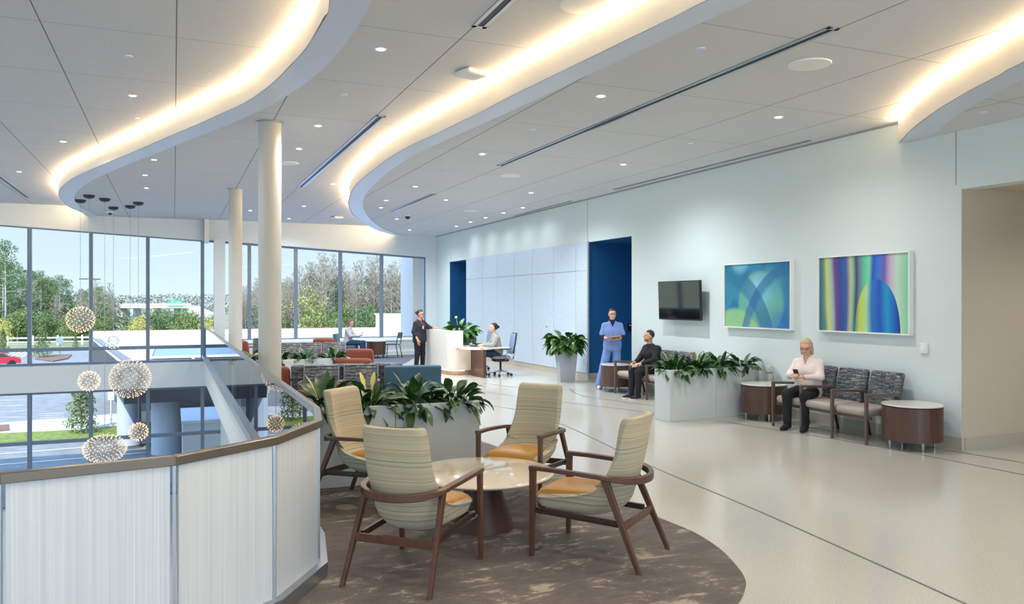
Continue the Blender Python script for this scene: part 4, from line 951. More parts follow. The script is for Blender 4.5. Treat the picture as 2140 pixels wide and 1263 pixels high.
# ---------------- reception desk ----------------
t = thing('reception_desk', 'white reception desk with rounded corner, glowing toe-kick and walnut end panel', 'desk', (6.43, 19.0, 0))
def L_(x, y): return (x-6.43, y-19.0)
body = [L_(6.36, 21.0), L_(6.36, 19.25), L_(6.42, 19.05), L_(6.55, 18.93), L_(6.75, 18.9), L_(7.0, 18.9), L_(7.0, 19.0), L_(6.78, 19.02), L_(6.64, 19.1), L_(6.54, 19.3), L_(6.54, 21.0)]
bp = smoothpts(body[0:6], 5); body2 = [(p.x, p.y) for p in bp]+body[6:]
WD = mat('desk_laminate', (222, 216, 206), .4)
tall = [q for q in body2 if q[0] < .33]+[L_(6.76, 19.03)]+body[8:]
MB().prism(body2, .13, .68).build('front_panel', WD, t)
hi = [q for q in body2[:21] if q[0] <= .33]+[L_(6.76, 19.02)]+body[8:]
MB().prism(hi, .68, 1.13).build('transaction_counter', WD, t)
plinth = [(x*.985+.02, y+.06) for x, y in body2[:22]]
MB().prism([L_(6.42, 20.9), L_(6.42, 19.3), L_(6.5, 19.08), L_(6.65, 18.98), L_(6.98, 18.97), L_(6.98, 19.1), L_(6.6, 19.2), L_(6.6, 20.9)], 0, .125).build('toe_kick', mat('brushed_toe', (176, 160, 148), .35, .6), t)
lp = [Vector((*L_(x, y), .122)) for x, y in ((6.39, 20.9), (6.39, 19.27), (6.46, 19.06), (6.58, 18.96), (6.8, 18.93))]
MB().tube(lp, .008, 5).build('led_strip', M['lampw'], t)
top = [L_(6.56, 18.72), L_(6.64, 18.35), L_(6.9, 18.15), L_(7.72, 18.12), L_(7.72, 18.42), L_(7.28, 18.5), L_(7.22, 19.0), L_(7.22, 21.0), L_(6.55, 21.0), L_(6.55, 19.1)]
MB().prism(top, .7, .735).build('worktop', M['marble'], t, bevel=.004)
MB().tube([Vector((*L_(6.66, 18.8), .692)), Vector((*L_(6.7, 18.42), .692)), Vector((*L_(6.92, 18.25), .692)), Vector((*L_(7.1, 18.22), .692))], .008, 5).build('led_strip', M['lampw'], t)
MB().box(.53, .61, -.97, -.1, 0, .695).build('end_panel', M['walnut'], t, label='dark walnut end panel')
MB().box(.12, .75, 1.92, 1.98, 0, .69).build('end_panel', M['walnut'], t)
# things on the desk
pp = Vector((6.98, 19.75, .736)); t2 = thing('plant_pot', 'low grey pot on the reception desk holding the leafy plant', 'pot', pp)
MB().add([(-.2,-.12,0),(.2,-.12,0),(.2,.12,0),(-.2,.12,0),(-.22,-.14,.2),(.22,-.14,.2),(.22,.14,.2),(-.22,.14,.2)], [(0,3,2,1),(4,5,6,7),(0,1,5,4),(1,2,6,5),(2,3,7,6),(3,0,4,7)]).build('pot', MC['planter_grey'], t2)
MB().box(-.2, .2, -.12, .12, .2, .205).build('soil', M['soil'], t2)
bushy('leafy plant with one pale bloom on the reception desk', (6.98, 19.75, .95), 150, .42, .6, 9, 1)
tp = at(1002, 718, .735); tp = Vector((7.0, 18.75, .736)); t2 = thing('desk_phone', 'black desk phone with handset propped on the reception counter', 'phone', tp, 1.0)
Rm = Matrix.Rotation(math.radians(38), 4, 'X')
MB().box(-.1, .1, -.1, .1, 0, .02).build('base', M['black'], t2, bevel=.005); bd_ = MB().box(-.1, .1, -.09, .09, .03, .055, Matrix.Translation((0, 0, .04)) @ Rm).build('body', M['black'], t2, bevel=.006)
MB().tube([Vector(v) for v in ((-.08, -.08, .05), (-.08, -.03, .12), (-.08, .05, .17), (-.08, .09, .14))], .018, 8).build('handset', M['black'], bd_, smooth=True)
MB().box(-.03, .08, .0, .07, .058, .062, Matrix.Translation((0, 0, .04)) @ Rm).build('screen', mat('phone_screen', (150, 170, 180), .2), bd_)
def office_chair(lab, px, D, d):
    t = place(thing('office_chair', lab, 'office chair'), px, D, d)
    MB().rbox(-.25, .25, -.22, .26, .43, .51, .05).build('seat', mat('seat_grey', (150, 148, 150), .7), t, smooth=60); MB().rbox(-.2, .2, -.18, .2, .36, .43, .04).build('seat_pan', M['black'], t, smooth=60)
    R = Matrix.Translation((0, -.25, .55)) @ Matrix.Rotation(math.radians(10), 4, 'X')
    MB().rbox(-.22, .22, -.02, .02, 0, .52, .04, R).build('backrest', mat('blue_mesh', (120, 150, 182), .6), t, smooth=60)
    b = MB(); b.tube([R @ Vector(v) for v in ((-.225, -.025, .02), (-.235, -.03, .3), (-.2, -.03, .53), (.2, -.03, .53), (.235, -.03, .3), (.225, -.025, .02))], .016, 6); b.build('back_frame', M['black'], t, smooth=True)
    MB().tube([(0, -.1, .38), (0, -.33, .42), (0, -.37, .6), (0, -.33, .75)], .022, 8).build('back_bracket', M['alu'], t, smooth=True)
    for s in (-1, 1):
        MB().tube([(s*.2, -.08, .4), (s*.3, -.1, .46), (s*.3, -.1, .67)], .018, 8).build('arm_post', M['alu'], t, smooth=True); MB().rbox(s*.3-.045, s*.3+.045, -.2, .1, .67, .7, .015).build('armrest', M['black'], t, smooth=60)
    MB().tube([(0, 0, .1), (0, 0, .38)], .028, 12).build('gas_column', M['dark'], t, smooth=True)
    for k in range(5):
        a = 2*PI*k/5+.3; q = Vector((math.cos(a), math.sin(a), 0)); ba_ = MB().tube([Vector((0, 0, .13)), q*.3+Vector((0, 0, .075))], .026, 8, r2=.018).build('base_arm', M['alu'], t, smooth=True)
        s = Vector((-q.y, q.x, 0)); MB().tube([q*.3+s*.025+Vector((0, 0, .03)), q*.3-s*.025+Vector((0, 0, .03))], .03, 12).build('caster', M['black'], ba_)
    return t
office_chair('office chair with blue mesh back under the seated receptionist', 1046, 20.0, (-1, -.25))
office_chair('empty blue-backed office chair behind the desk beside the plant', 1000, 21.9, (-1, -.3))
# ---------------- people ----------------
def surfnet(prims, res, k=.02, cuts=()):
    lo = Vector((1e9,)*3); hi = -lo
    for p in prims:
        pts = [(p[1], p[3]), (p[2], p[4])] if p[0] == 'c' else [(p[1], max(p[2]))]
        for c, r in pts:
            for i in range(3): lo[i] = min(lo[i], c[i]-r); hi[i] = max(hi[i], c[i]+r)
    lo -= Vector((res*2.5,)*3); n = [int((hi[i]-lo[i])/res)+4 for i in range(3)]
    ax = [np.float32(lo[i])+np.arange(n[i], dtype=np.float32)*res for i in range(3)]
    d = np.full(n, 1.0, np.float32)
    for p in prims:
        if p[0] == 'c': c0 = [min(p[1][i]-p[3], p[2][i]-p[4]) for i in range(3)]; c1 = [max(p[1][i]+p[3], p[2][i]+p[4]) for i in range(3)]
        else: R_ = max(p[2]); c0 = [p[1][i]-R_ for i in range(3)]; c1 = [p[1][i]+R_ for i in range(3)]
        mgn = k+res*2.5; sl_ = tuple(slice(max(0, int((c0[i]-mgn-lo[i])/res)), min(n[i], int((c1[i]+mgn-lo[i])/res)+2)) for i in range(3))
        X, Y, Z = np.meshgrid(ax[0][sl_[0]], ax[1][sl_[1]], ax[2][sl_[2]], indexing='ij')
        if p[0] == 'c':
            a, b = np.array(p[1], np.float32), np.array(p[2], np.float32); v = b-a; L = float((v*v).sum())+1e-9
            t = np.clip(((X-a[0])*v[0]+(Y-a[1])*v[1]+(Z-a[2])*v[2])/L, 0, 1)
            e = np.sqrt((X-a[0]-t*v[0])**2+(Y-a[1]-t*v[1])**2+(Z-a[2]-t*v[2])**2)-(p[3]+(p[4]-p[3])*t)
        else:
            q = [X-p[1][0], Y-p[1][1], Z-p[1][2]]
            if len(p) > 3 and p[3] is not None:
                R = p[3].transposed(); q = [R[i][0]*q[0]+R[i][1]*q[1]+R[i][2]*q[2] for i in range(3)]
            r = p[2]; k0 = np.sqrt((q[0]/r[0])**2+(q[1]/r[1])**2+(q[2]/r[2])**2)+1e-6; k1 = np.sqrt((q[0]/r[0]**2)**2+(q[1]/r[1]**2)**2+(q[2]/r[2]**2)**2)+1e-6; e = k0*(k0-1)/k1
        kk = p[5] if p[0] == 'c' and len(p) > 5 else k
        cur = d[sl_]; h = np.maximum(kk-np.abs(cur-e), 0)/kk; d[sl_] = np.minimum(cur, e)-h*h*kk*.25
    if cuts:
        X, Y, Z = np.meshgrid(*ax, indexing='ij')
        for c in cuts: d = np.maximum(d, c(X, Y, Z)).astype(np.float32)
    s = d < 0; n_ = [v-1 for v in n]; acc = np.zeros((*n_, 3), np.float32); cnt = np.zeros(n_, np.float32)
    def cs(o): return tuple(slice(o[i], o[i]+n_[i]) for i in range(3))
    cor = [(i, j, l) for i in (0, 1) for j in (0, 1) for l in (0, 1)]
    for a in cor:
        for x in range(3):
            if a[x]: continue
            b = list(a); b[x] = 1; da, db = d[cs(a)], d[cs(b)]; m = (da < 0) != (db < 0); t = np.where(m, da/(da-db+1e-12), 0)
            for i in range(3): acc[..., i] += np.where(m, a[i]+(t if i == x else 0), 0)
            cnt += m
    act = cnt > 0; idx = np.full(n_, -1, np.int64); idx[act] = np.arange(act.sum()); pos = np.argwhere(act).astype(np.float32)+acc[act]/cnt[act][:, None]
    verts = pos*res+np.array(lo, np.float32); faces = []
    for x in range(3):
        y, z = (x+1) % 3, (x+2) % 3; sa = [slice(1, -1)]*3; sa[x] = slice(0, n[x]-1); sb_ = list(sa); sb_[x] = slice(1, n[x]); A = s[tuple(sa)]; B = s[tuple(sb_)]
        for flip, m in ((0, A & ~B), (1, ~A & B)):
            e = np.argwhere(m)
            if not len(e): continue
            e = e+np.array([0 if i == x else 1 for i in range(3)])
            def g(dy, dz): f = e.copy(); f[:, y] -= dy; f[:, z] -= dz; return idx[f[:, 0], f[:, 1], f[:, 2]]
            q = np.stack([g(1, 1), g(0, 1), g(0, 0), g(1, 0)], 1); faces.append(q[:, ::-1] if flip else q)
    return verts, np.concatenate(faces)
def sdfobj(name, prims, res, m, parent, k=.02, cuts=(), label=None):
    v, f = surfnet(prims, res, k, cuts); me = bpy.data.meshes.new(name); me.from_pydata(v.tolist(), [], f.tolist()); me.materials.append(m); me.polygons.foreach_set('use_smooth', [True]*len(me.polygons)); me.update()
    o = bpy.data.objects.new(name, me); COL.objects.link(o); o.parent = parent
    sm = o.modifiers.new('smooth', 'SMOOTH'); sm.factor = .5; sm.iterations = 2
    if label: o['label'] = label
    return o
V = lambda *a: Vector(a)
def person(lab, loc, rz, J, hd, cfg):
    """J: joints in local metres (+y is the way the hips face); hd: (yaw, pitch) of the head in degrees"""
    t = thing('person', lab, 'person', loc, rz); sk = cfg.get('skin', M['skin']); w = cfg.get('w', 1.0)
    J = dict(J)
    for s in 'LR': q_ = J['sh'+s]; J['sh'+s] = (q_[0]*.94, q_[1], q_[2]-.045)
    P = []; c = lambda a, b, r1, r2, *k: ('c', V(*a), V(*b), r1, r2, *k)
    pel, che, nk, hdp = [V(*J[x]) for x in ('pel', 'che', 'neck', 'head')]
    ux = (V(*J['shR'])-V(*J['shL'])).normalized(); wst = pel.lerp(che, .5)
    torso = []
    for s in (-1, 1):
        torso += [c(pel+V(s*.068, 0, 0), wst+ux*s*.05, .098*w, .088*w), c(wst+ux*s*.05, che+ux*s*.07, .088*w, .098*w)]
    torso += [c(che, nk-V(0, 0, .03), .10*w, .06)]
    sh = [c(che.lerp(nk, .45), J['shL'], .066, .047), c(che.lerp(nk, .45), J['shR'], .066, .047), c(che.lerp(nk, .7), V(*J['shL']), .05, .03), c(che.lerp(nk, .7), V(*J['shR']), .05, .03)]
    if cfg.get('bust'): torso += [('e', che+ux*s*.065+cfg['bust'], (.065, .06, .065)) for s in (-1, 1)]
    arms = {}; legs = {}
    for s in 'LR':
        arms[s] = [c(J['sh'+s], J['el'+s], .047, .038), c(J['el'+s], J['wr'+s], .039, .025)]
        legs[s] = [c(J['hip'+s], J['kn'+s], .088*w, .056), c(J['kn'+s], J['an'+s], .057, .036)]
    P += torso+sh
    for s in 'LR': P += arms[s]+legs[s]
    for s in 'LR':
        fd = V(*J['ft'+s]).normalized(); an = V(*J['an'+s]); P += [c(an-V(0, 0, .01), an-fd*.035-V(0, 0, .045), .035, .032), c(an-V(0, 0, .045), an+fd*.15-V(0, 0, .062), .034, .022)]
    HM = Matrix.Rotation(math.radians(hd[0]), 3, 'Z') @ Matrix.Rotation(math.radians(hd[1]), 3, 'X')
    h = lambda x, y, z: hdp+HM @ V(x, y, z)
    P += [c(nk-V(0, 0, .05), h(0, -.02, -.07), .053, .05), ('e', h(0, -.012, .02), (.074, .093, .098), HM), ('e', h(0, .02, -.045), (.058, .068, .07), HM), ('e', h(0, .055, -.082), (.028, .025, .022), HM),
          c(h(0, .08, .012), h(0, .102, -.018), .009, .014, .01), ('e', h(-.074, -.01, -.008), (.011, .02, .03), HM), ('e', h(.074, -.01, -.008), (.011, .02, .03), HM), c(h(-.02, .078, -.052), h(.02, .078, -.052), .009, .009, .012), c(h(-.04, .07, .028), h(.04, .07, .028), .013, .013)]
    for s in 'LR':
        wr = V(*J['wr'+s]); hdv = V(*J['hand'+s][0]).normalized(); pn = V(*J['hand'+s][1]).normalized(); sd = hdv.cross(pn).normalized(); cu = J['hand'+s][2]; sg = 1 if s == 'R' else -1; sd = sd*J['hand'+s][3]
        P += [c(wr, wr+hdv*.08+sd*.018, .022, .016), c(wr, wr+hdv*.08-sd*.018, .022, .017)]
        for i, (o_, ln) in enumerate(((.03, .066), (.01, .076), (-.01, .072), (-.029, .058))):
            b0 = wr+hdv*.085+sd*o_; m1 = b0+(hdv*math.cos(cu)+pn*math.sin(cu))*ln*.5; m2 = m1+(hdv*math.cos(cu*2)+pn*math.sin(cu*2))*ln*.5
            P += [c(b0, m1, .0092, .0085, .004), c(m1, m2, .0085, .0072, .004)]
        tb = wr+hdv*.025+sd*.028; m1 = tb+(hdv*.6+sd*.7+pn*.3).normalized()*.036; P += [c(tb, m1, .013, .010, .01), c(m1, m1+(hdv*.85+sd*.2+pn*.4).normalized()*.03, .010, .008, .005)]
    sdfobj('body', P, .0085, sk, t, .022)
    inf = lambda L, a: [(p[0], p[1], p[2], p[3]+a, p[4]+a) if p[0] == 'c' else ('e', p[1], tuple(r+a for r in p[2])) for p in L]
    # trousers
    tr = cfg['trouser']; L = []
    for s in 'LR':
        kn, an, hp = V(*J['kn'+s]), V(*J['an'+s]), V(*J['hip'+s]); fl_ = cfg.get('flare', .012); L += [('c', hp, kn, .094*w+.008, .066+fl_*.5), ('c', kn, an.lerp(kn, cfg.get('hem', .04)), .066+fl_*.5, .045+fl_)]
    L += [('c', pel+V(-.06, 0, -.0), pel+V(.06, 0, 0), .108*w, .108*w)]; sdfobj('trousers', L, .0105, tr, t, .03)
    # upper garment
    a = cfg.get('fit', .016); U = inf(torso+sh, a); hem = pel+V(0, 0, cfg.get('hemz', -.02)); U += [('c', pel+V(-.062, 0, .02), pel+V(.062, 0, .02), .105*w+a, .105*w+a), ('c', pel+V(-.062, 0, .02)+(hem-pel), pel+V(.062, 0, .02)+(hem-pel), .106*w+a, .106*w+a)] if cfg.get('long') else [('c', pel+V(-.062, 0, .05), pel+V(.062, 0, .05), .10*w+a, .10*w+a)]
    if cfg.get('long'): U += [('c', che+ux*s*.075, hem+V(s*.075, 0, 0), .105*w+a*.6, .108*w+a) for s in (-1, 1)]
    for s in 'LR':
        ar = inf(arms[s], a*.9)
        if cfg.get('short'): e = V(*J['sh'+s]).lerp(V(*J['el'+s]), .72); ar = [('c', V(*J['sh'+s]), e, .062, .072)]
        elif cfg.get('rolled'): ar[1] = ('c', V(*J['el'+s]), V(*J['el'+s]).lerp(V(*J['wr'+s]), .45), .054, .046)
        else: ar[1] = ('c', V(*J['el'+s]), V(*J['el'+s]).lerp(V(*J['wr'+s]), .92), .054, .036)
        U += ar
    cz = nk.z-.02
    fy = cfg.get('vdepth', 0); cuts = [lambda X, Y, Z: Z-(nk.z+.005)]
    if fy:  # open V neckline or open jacket front along the facing side
        vw = cfg.get('vwidth', .06); bz = nk.z-fy
        cuts.append(lambda X, Y, Z: np.where((Y > nk.y-.01+0*X), -(np.abs(X-nk.x)-np.clip((Z-bz)/fy, 0, 1)*vw), -1).astype(np.float32))
    sdfobj('top_garment', U, .0105, cfg['top'], t, .03, cuts, cfg.get('toplab'))
    if cfg.get('under'):
        U2 = inf(torso, a*.35)+[('c', nk-V(0, 0, .06), nk+V(0, -.004, .0 if not cfg.get('turtle') else .035), .062, .056)]
        if cfg.get('usleeve'):
            for s in 'LR': U2 += [('c', V(*J['sh'+s]), V(*J['el'+s]), .056, .046), ('c', V(*J['el'+s]), V(*J['el'+s]).lerp(V(*J['wr'+s]), .35), .046, .042)]
        sdfobj('under_shirt', U2, .0105, cfg['under'], t, .03, [lambda X, Y, Z: Z-(nk.z+(.03 if cfg.get('turtle') else -.035))])
    # shoes
    for s in 'LR':
        fd = V(*J['ft'+s]).normalized(); an = V(*J['an'+s]); rr = cfg.get('shoe_r', .042)
        q = [('c', an-fd*.03-V(0, 0, .035), an+fd*.07-V(0, 0, .045), .044, rr), ('c', an+fd*.05-V(0, 0, .048), an+fd*.165-V(0, 0, .058), rr, .030)]
        if cfg.get('boot'): q += [('c', an-V(0, 0, .04), an+V(0, 0, .05), .048, .05)]
        z0 = an.z-.09; o = sdfobj('shoe', q, .0085, cfg['shoe'], t, .02, [lambda X, Y, Z, z0=z0: (z0+.004)-Z])
        if cfg.get('sole'): MB().rbox(-.042, .042, -.09, .2, 0, .024, .02, Matrix.Translation((an.x, an.y, z0-.002)) @ Matrix.Rotation(math.atan2(-fd.x, fd.y), 4, 'Z')).build('sole', cfg['sole'], o, smooth=60)
    # hair
    hm = cfg['hair']; HR = [('e', h(0, -.024, .034), (.084, .098, .1), HM)]
    st = cfg.get('style')
    if st == 'bun': HR += [('e', h(0, -.135, .035), (.036, .034, .036), HM), c(h(0, -.08, .03), h(0, -.12, .035), .06, .03)]
    if st == 'long': 
        for q in range(-3, 4): a_ = q*.42; HR += [c(h(math.sin(a_)*.07, -.02-math.cos(a_)*.06, .02), h(math.sin(a_)*.082, -.015-math.cos(a_)*.06, -cfg.get('hairlen', .12)), .028, .02)]
    if st == 'tail': HR += [c(h(0, -.1, -.02), h(.0, -.1, -.09), .036, .016)]
    if st == 'short': HR = [('e', h(0, -.02, .034), (.077, .092, .094), HM)]
    inv = HM.transposed()
    def facecut(X, Y, Z):
        x, y, z = X-hdp.x, Y-hdp.y, Z-hdp.z; ly = inv[1][0]*x+inv[1][1]*y+inv[1][2]*z; lz = inv[2][0]*x+inv[2][1]*y+inv[2][2]*z; lx = inv[0][0]*x+inv[0][1]*y+inv[0][2]*z
        return -np.maximum(np.maximum(-(ly-.018+.9*np.maximum(0, np.abs(lx)-.05)), (lz-.075)), -1).astype(np.float32)
    def short(X, Y, Z):
        x, y, z = X-hdp.x, Y-hdp.y, Z-hdp.z; lz = inv[2][0]*x+inv[2][1]*y+inv[2][2]*z; ly = inv[1][0]*x+inv[1][1]*y+inv[1][2]*z
        return (-.045-lz)+np.maximum(0, ly)*0
    cl = [facecut]
    if st in ('short', 'bun', 'tail'): cl.append(short if st != 'tail' else (lambda X, Y, Z: (-.1-(Z-hdp.z))))
    sdfobj('hair', HR, .0085, hm, t, .02, cl)
    e = MB(); [e.ball(h(sx*.031, .073, .008), .0095, 8, 6) for sx in (-1, 1)]; e.build('eyes', mat('eye_dark', (50, 36, 30), .2), t, smooth=True)
    MB().tube([h(-.02, .087, -.052), h(0, .0905, -.054), h(.02, .087, -.052)], .0042, 6).build('lips', mat('lips', (176, 96, 90), .5), t, smooth=True)
    b = MB(); [b.tube([h(sx*.016, .084, .032), h(sx*.045, .074, .034)], .0035, 5) for sx in (-1, 1)]; b.build('eyebrows', hm, t)
    if cfg.get('glasses'):
        g = MB()
        for sx in (-1, 1):
            g.tube([h(sx*.033+.022*math.cos(q*PI/6), .1, .006+.017*math.sin(q*PI/6)) for q in range(13)], .0026, 5, cap=False); g.tube([h(sx*.055, .1, .01), h(sx*.078, .02, .01)], .0024, 5)
        g.tube([h(-.011, .101, .01), h(.011, .101, .01)], .0026, 5).build('glasses', cfg['glasses'], t)
    if cfg.get('beard'): sdfobj('beard', [('e', h(0, .024, -.06), (.0592, .0672, .056), HM)], .0085, cfg['beard'], t, .01, [lambda X, Y, Z: (Z-hdp.z)+.03-.0*X])
    return t, h
NAVY = mat('navy_cloth', (26, 34, 52), .9); BLK = mat('black_cloth', (28, 28, 32), .9); JEAN = mat('blue_jeans', (38, 60, 96), .9)
def stand_legs(dx=.09, fl=(0, 0), fr=(0, 0), kn=.0):
    return dict(hipL=(-dx, 0, .9), hipR=(dx, 0, .9), knL=(-dx+fl[0]*.5, .02+fl[1]*.5+kn, .48), knR=(dx+fr[0]*.5, .02+fr[1]*.5+kn, .48), anL=(-dx+fl[0], fl[1], .09), anR=(dx+fr[0], fr[1], .09), ftL=(-.15, 1, 0), ftR=(.15, 1, 0))
def sit_legs(kz=.5, out=.46, sp=.1, back=0.0, seatz=.53, ft=0):
    return dict(hipL=(-.09, .02, seatz), hipR=(.09, .02, seatz), knL=(-sp, out, kz), knR=(sp, out, kz), anL=(-sp, out+back, .09), anR=(sp, out+back, .09), ftL=(-.1+ft, 1, 0), ftR=(.1+ft, 1, 0))
def towards_cam(x, y): return face(-x, -y)
# nurse
nx_, ny_ = W(2.16, 17.0)
J = dict(pel=(0, 0, .96), che=(0, .0, 1.25), neck=(0, -.01, 1.46), head=(0, .01, 1.60), shL=(-.17, -.01, 1.4), shR=(.17, -.01, 1.4), elL=(-.225, .0, 1.12), elR=(.225, .0, 1.12), wrL=(-.1, .2, 1.08), wrR=(.1, .2, 1.08), handL=((.5, .5, .1), (0, .2, -1), .5, 1), handR=((-.5, .5, .1), (0, .2, -1), .5, -1), **stand_legs(.09, (-.0, .0), (.19, .05)))
t, h = person('nurse in light blue scrubs over black sleeves, standing with a clipboard before the blue recess', (nx_, ny_, 0), towards_cam(nx_, ny_)+.1, J, (8, -2), dict(top=mat('scrub_blue', (120, 144, 200), .9), trouser=mat('scrub_trouser', (112, 138, 194), .9), under=BLK, turtle=True, usleeve=True, short=True, vdepth=.13, vwidth=.06, long=True, hemz=-.06, flare=.045, hem=.02, shoe=mat('white_clog', (220, 216, 206), .5), hair=mat('dark_hair', (34, 28, 28), .5), style='tail', glasses=M['dark'], fit=.02, w=.92, toplab='light blue scrub top', bust=V(0, .05, -.02)))
cb = thing('clipboard', 'clipboard held by the nurse in blue scrubs', 'clipboard', (nx_, ny_, 0), towards_cam(nx_, ny_)+.1)
Rc = Matrix.Translation((0, .27, 1.105)) @ Matrix.Rotation(math.radians(12), 4, 'X') @ Matrix.Rotation(math.radians(8), 4, 'Y')
MB().box(-.16, .16, -.12, .12, 0, .006, Rc).build('board', mat('tan_board', (176, 150, 112), .6), cb); MB().box(-.15, .14, -.11, .1, .006, .012, Rc).build('paper', mat('paper', (216, 206, 170), .8), cb); MB().box(-.04, .04, -.125, -.1, .012, .02, Rc).build('clip', M['chrome'], cb)
# seated man
J = dict(pel=(0, 0, .55), che=(0, .09, .86), neck=(0, .12, 1.05), head=(0, .155, 1.20), shL=(-.19, .08, 1.0), shR=(.19, .08, 1.0), elL=(-.23, .2, .76), elR=(.22, .2, .76), wrL=(-.1, .42, .68), wrR=(.08, .44, .69), handL=((.35, 1, -.1), (.5, 0, -1), .35, 1), handR=((-.35, 1, -.1), (-.5, 0, -1), .35, -1), **sit_legs(.52, .48, .1, .02, .54))
person('man in black sweater and trousers seated on the bench row, looking toward the nurse', (8.66, 13.1, 0), PI/2+.1, J, (-28, 4), dict(top=BLK, trouser=mat('black_trouser', (30, 30, 36), .9), shoe=mat('navy_shoe', (30, 34, 46), .8), sole=mat('pale_sole', (222, 214, 196), .7), hair=mat('short_dark_hair', (46, 38, 36), .8), style='short', beard=mat('stubble', (150, 110, 90), .9), fit=.02, w=1.1, skin=mat('skin_warm', (196, 144, 118), .5)))
# seated woman with phone
J = dict(pel=(0, 0, .56), che=(0, .03, .86), neck=(0, .035, 1.06), head=(0, .09, 1.2), shL=(-.175, .01, 1.0), shR=(.175, .01, 1.0), elL=(-.225, .12, .77), elR=(.225, .14, .77), wrL=(-.06, .33, .77), wrR=(.07, .36, .80), handL=((.4, .8, .15), (.6, 0, -.6), .6, 1), handR=((-.5, .8, .15), (-.6, 0, -.6), .6, -1), **sit_legs(.52, .46, .13, -.02, .54))
t, h = person('blonde woman in pale pink shirt and black trousers, seated looking down at a phone', (8.72, 9.1, 0), PI/2+.42, J, (8, -20), dict(top=mat('pale_pink_shirt', (232, 212, 206), .85), trouser=BLK, shoe=mat('black_shoe', (26, 26, 28), .8), hair=mat('blonde_hair', (196, 172, 132), .6), style='long', hairlen=.12, glasses=M['dark'], fit=.02, w=1.0, vdepth=.14, vwidth=.045, long=True, hemz=-.03, bust=V(0, .045, -.03)))
ph = thing('mobile_phone', 'dark phone in the hands of the seated blonde woman', 'phone', (8.72, 9.1, 0), PI/2+.42); MB().rbox(-.036, .036, -.005, .005, -.07, .07, .006, Matrix.Translation((.005, .43, .835)) @ Matrix.Rotation(math.radians(-35), 4, 'X')).build('case', M['black'], ph)
MB().box(-.031, .031, -.0065, -.005, -.064, .064, Matrix.Translation((.005, .43, .835)) @ Matrix.Rotation(math.radians(-35), 4, 'X')).build('screen', MC['glossy_screen'], ph)
# woman standing at the desk
sx_, sy_ = W((877-CX)/F*21.3, 21.3)
J = dict(pel=(0, 0, .94), che=(0, .01, 1.2), neck=(0, .0, 1.40), head=(0, .03, 1.53), shL=(-.175, .0, 1.33), shR=(.175, .0, 1.33), elL=(-.27, .16, 1.14), elR=(.225, -.03, 1.06), wrL=(-.2, .37, 1.17), wrR=(.21, .1, .84), handL=((.2, 1, .0), (0, 0, -1), .5, 1), handR=((0, .2, -1), (-1, 0, 0), .3, 1), **stand_legs(.09, (.0, .03), (.02, -.04)))
person('woman in black blazer and maroon top standing at the reception desk', (sx_, sy_, 0), face(*W(.86, -.5)), J, (8, -4), dict(top=mat('black_blazer', (34, 36, 44), .85), trouser=mat('black_slack', (24, 26, 32), .9), shoe=mat('black_shoe', (26, 26, 28), .8), under=mat('maroon_top', (150, 34, 66), .8), hair=mat('dark_hair', (34, 28, 28), .5), style='bun', glasses=M['black'], fit=.024, w=1.08, vdepth=.46, vwidth=.07, rolled=True, long=True, hemz=-.1, skin=mat('skin_warm', (196, 144, 118), .5), bust=V(0, .05, -.01), toplab='black blazer with pushed-up sleeves'))
bd = thing('name_badge', 'white badge clipped on the black blazer', 'badge', (sx_, sy_, 0), face(*W(.86, -.5))); MB().box(.045, .1, .165, .169, 1.14, 1.22).build('card', M['white'], bd)
# receptionist
ex, ey = W((1040-CX)/F*19.95, 19.95)
J = dict(pel=(0, 0, .6), che=(0, .06, .88), neck=(0, .08, 1.07), head=(0, .12, 1.21), shL=(-.17, .05, 1.0), shR=(.17, .05, 1.0), elL=(-.2, .16, .79), elR=(.2, .16, .79), wrL=(-.1, .40, .78), wrR=(.1, .38, .78), handL=((.3, 1, 0), (0, 0, -1), .3, 1), handR=((-.3, 1, 0), (0, 0, -1), .3, -1), **sit_legs(.56, .42, .1, -.06, .57))
person('receptionist in grey shirt and jeans seated at the desk, dark hair in a bun', (ex, ey, 0), face(*W(-1, -.25)), J, (0, 6), dict(top=mat('grey_shirt', (150, 146, 142), .9), trouser=JEAN, shoe=mat('brown_boot', (66, 46, 40), .6), boot=True, hair=mat('dark_hair', (34, 28, 28), .5), style='bun', fit=.022, w=1.0))
# woman by the far window
gx, gy = W((727-CX)/F*25.5, 25.5)
J = dict(pel=(0, 0, .56), che=(0, .04, .86), neck=(0, .05, 1.05), head=(0, .10, 1.18), shL=(-.17, .02, 1.0), shR=(.17, .02, 1.0), elL=(-.2, .14, .77), elR=(.2, .14, .77), wrL=(-.06, .36, .76), wrR=(.06, .36, .76), handL=((.3, 1, .2), (0, 0, -1), .4, 1), handR=((-.3, 1, .3), (0, 0, -1), .4, -1), **sit_legs(.54, .48, .1, .05, .54))
person('woman in light grey jacket and jeans seated by the far window, long hair', (gx, gy, 0), face(*W(1, -.1)), J, (0, -14), dict(top=mat('light_grey_jacket', (186, 188, 192), .9), trouser=JEAN, shoe=mat('black_shoe', (26, 26, 28), .8), hair=mat('brown_hair', (122, 98, 76), .6), style='long', hairlen=.2, fit=.022))
ph = thing('mobile_phone', 'phone held by the woman at the far window', 'phone', (gx, gy, 0), face(*W(1, -.1))); MB().box(-.036, .036, -.004, .004, -.07, .07, Matrix.Translation((0, .47, .84)) @ Matrix.Rotation(math.radians(-35), 4, 'X')).build('case', M['dark'], ph)
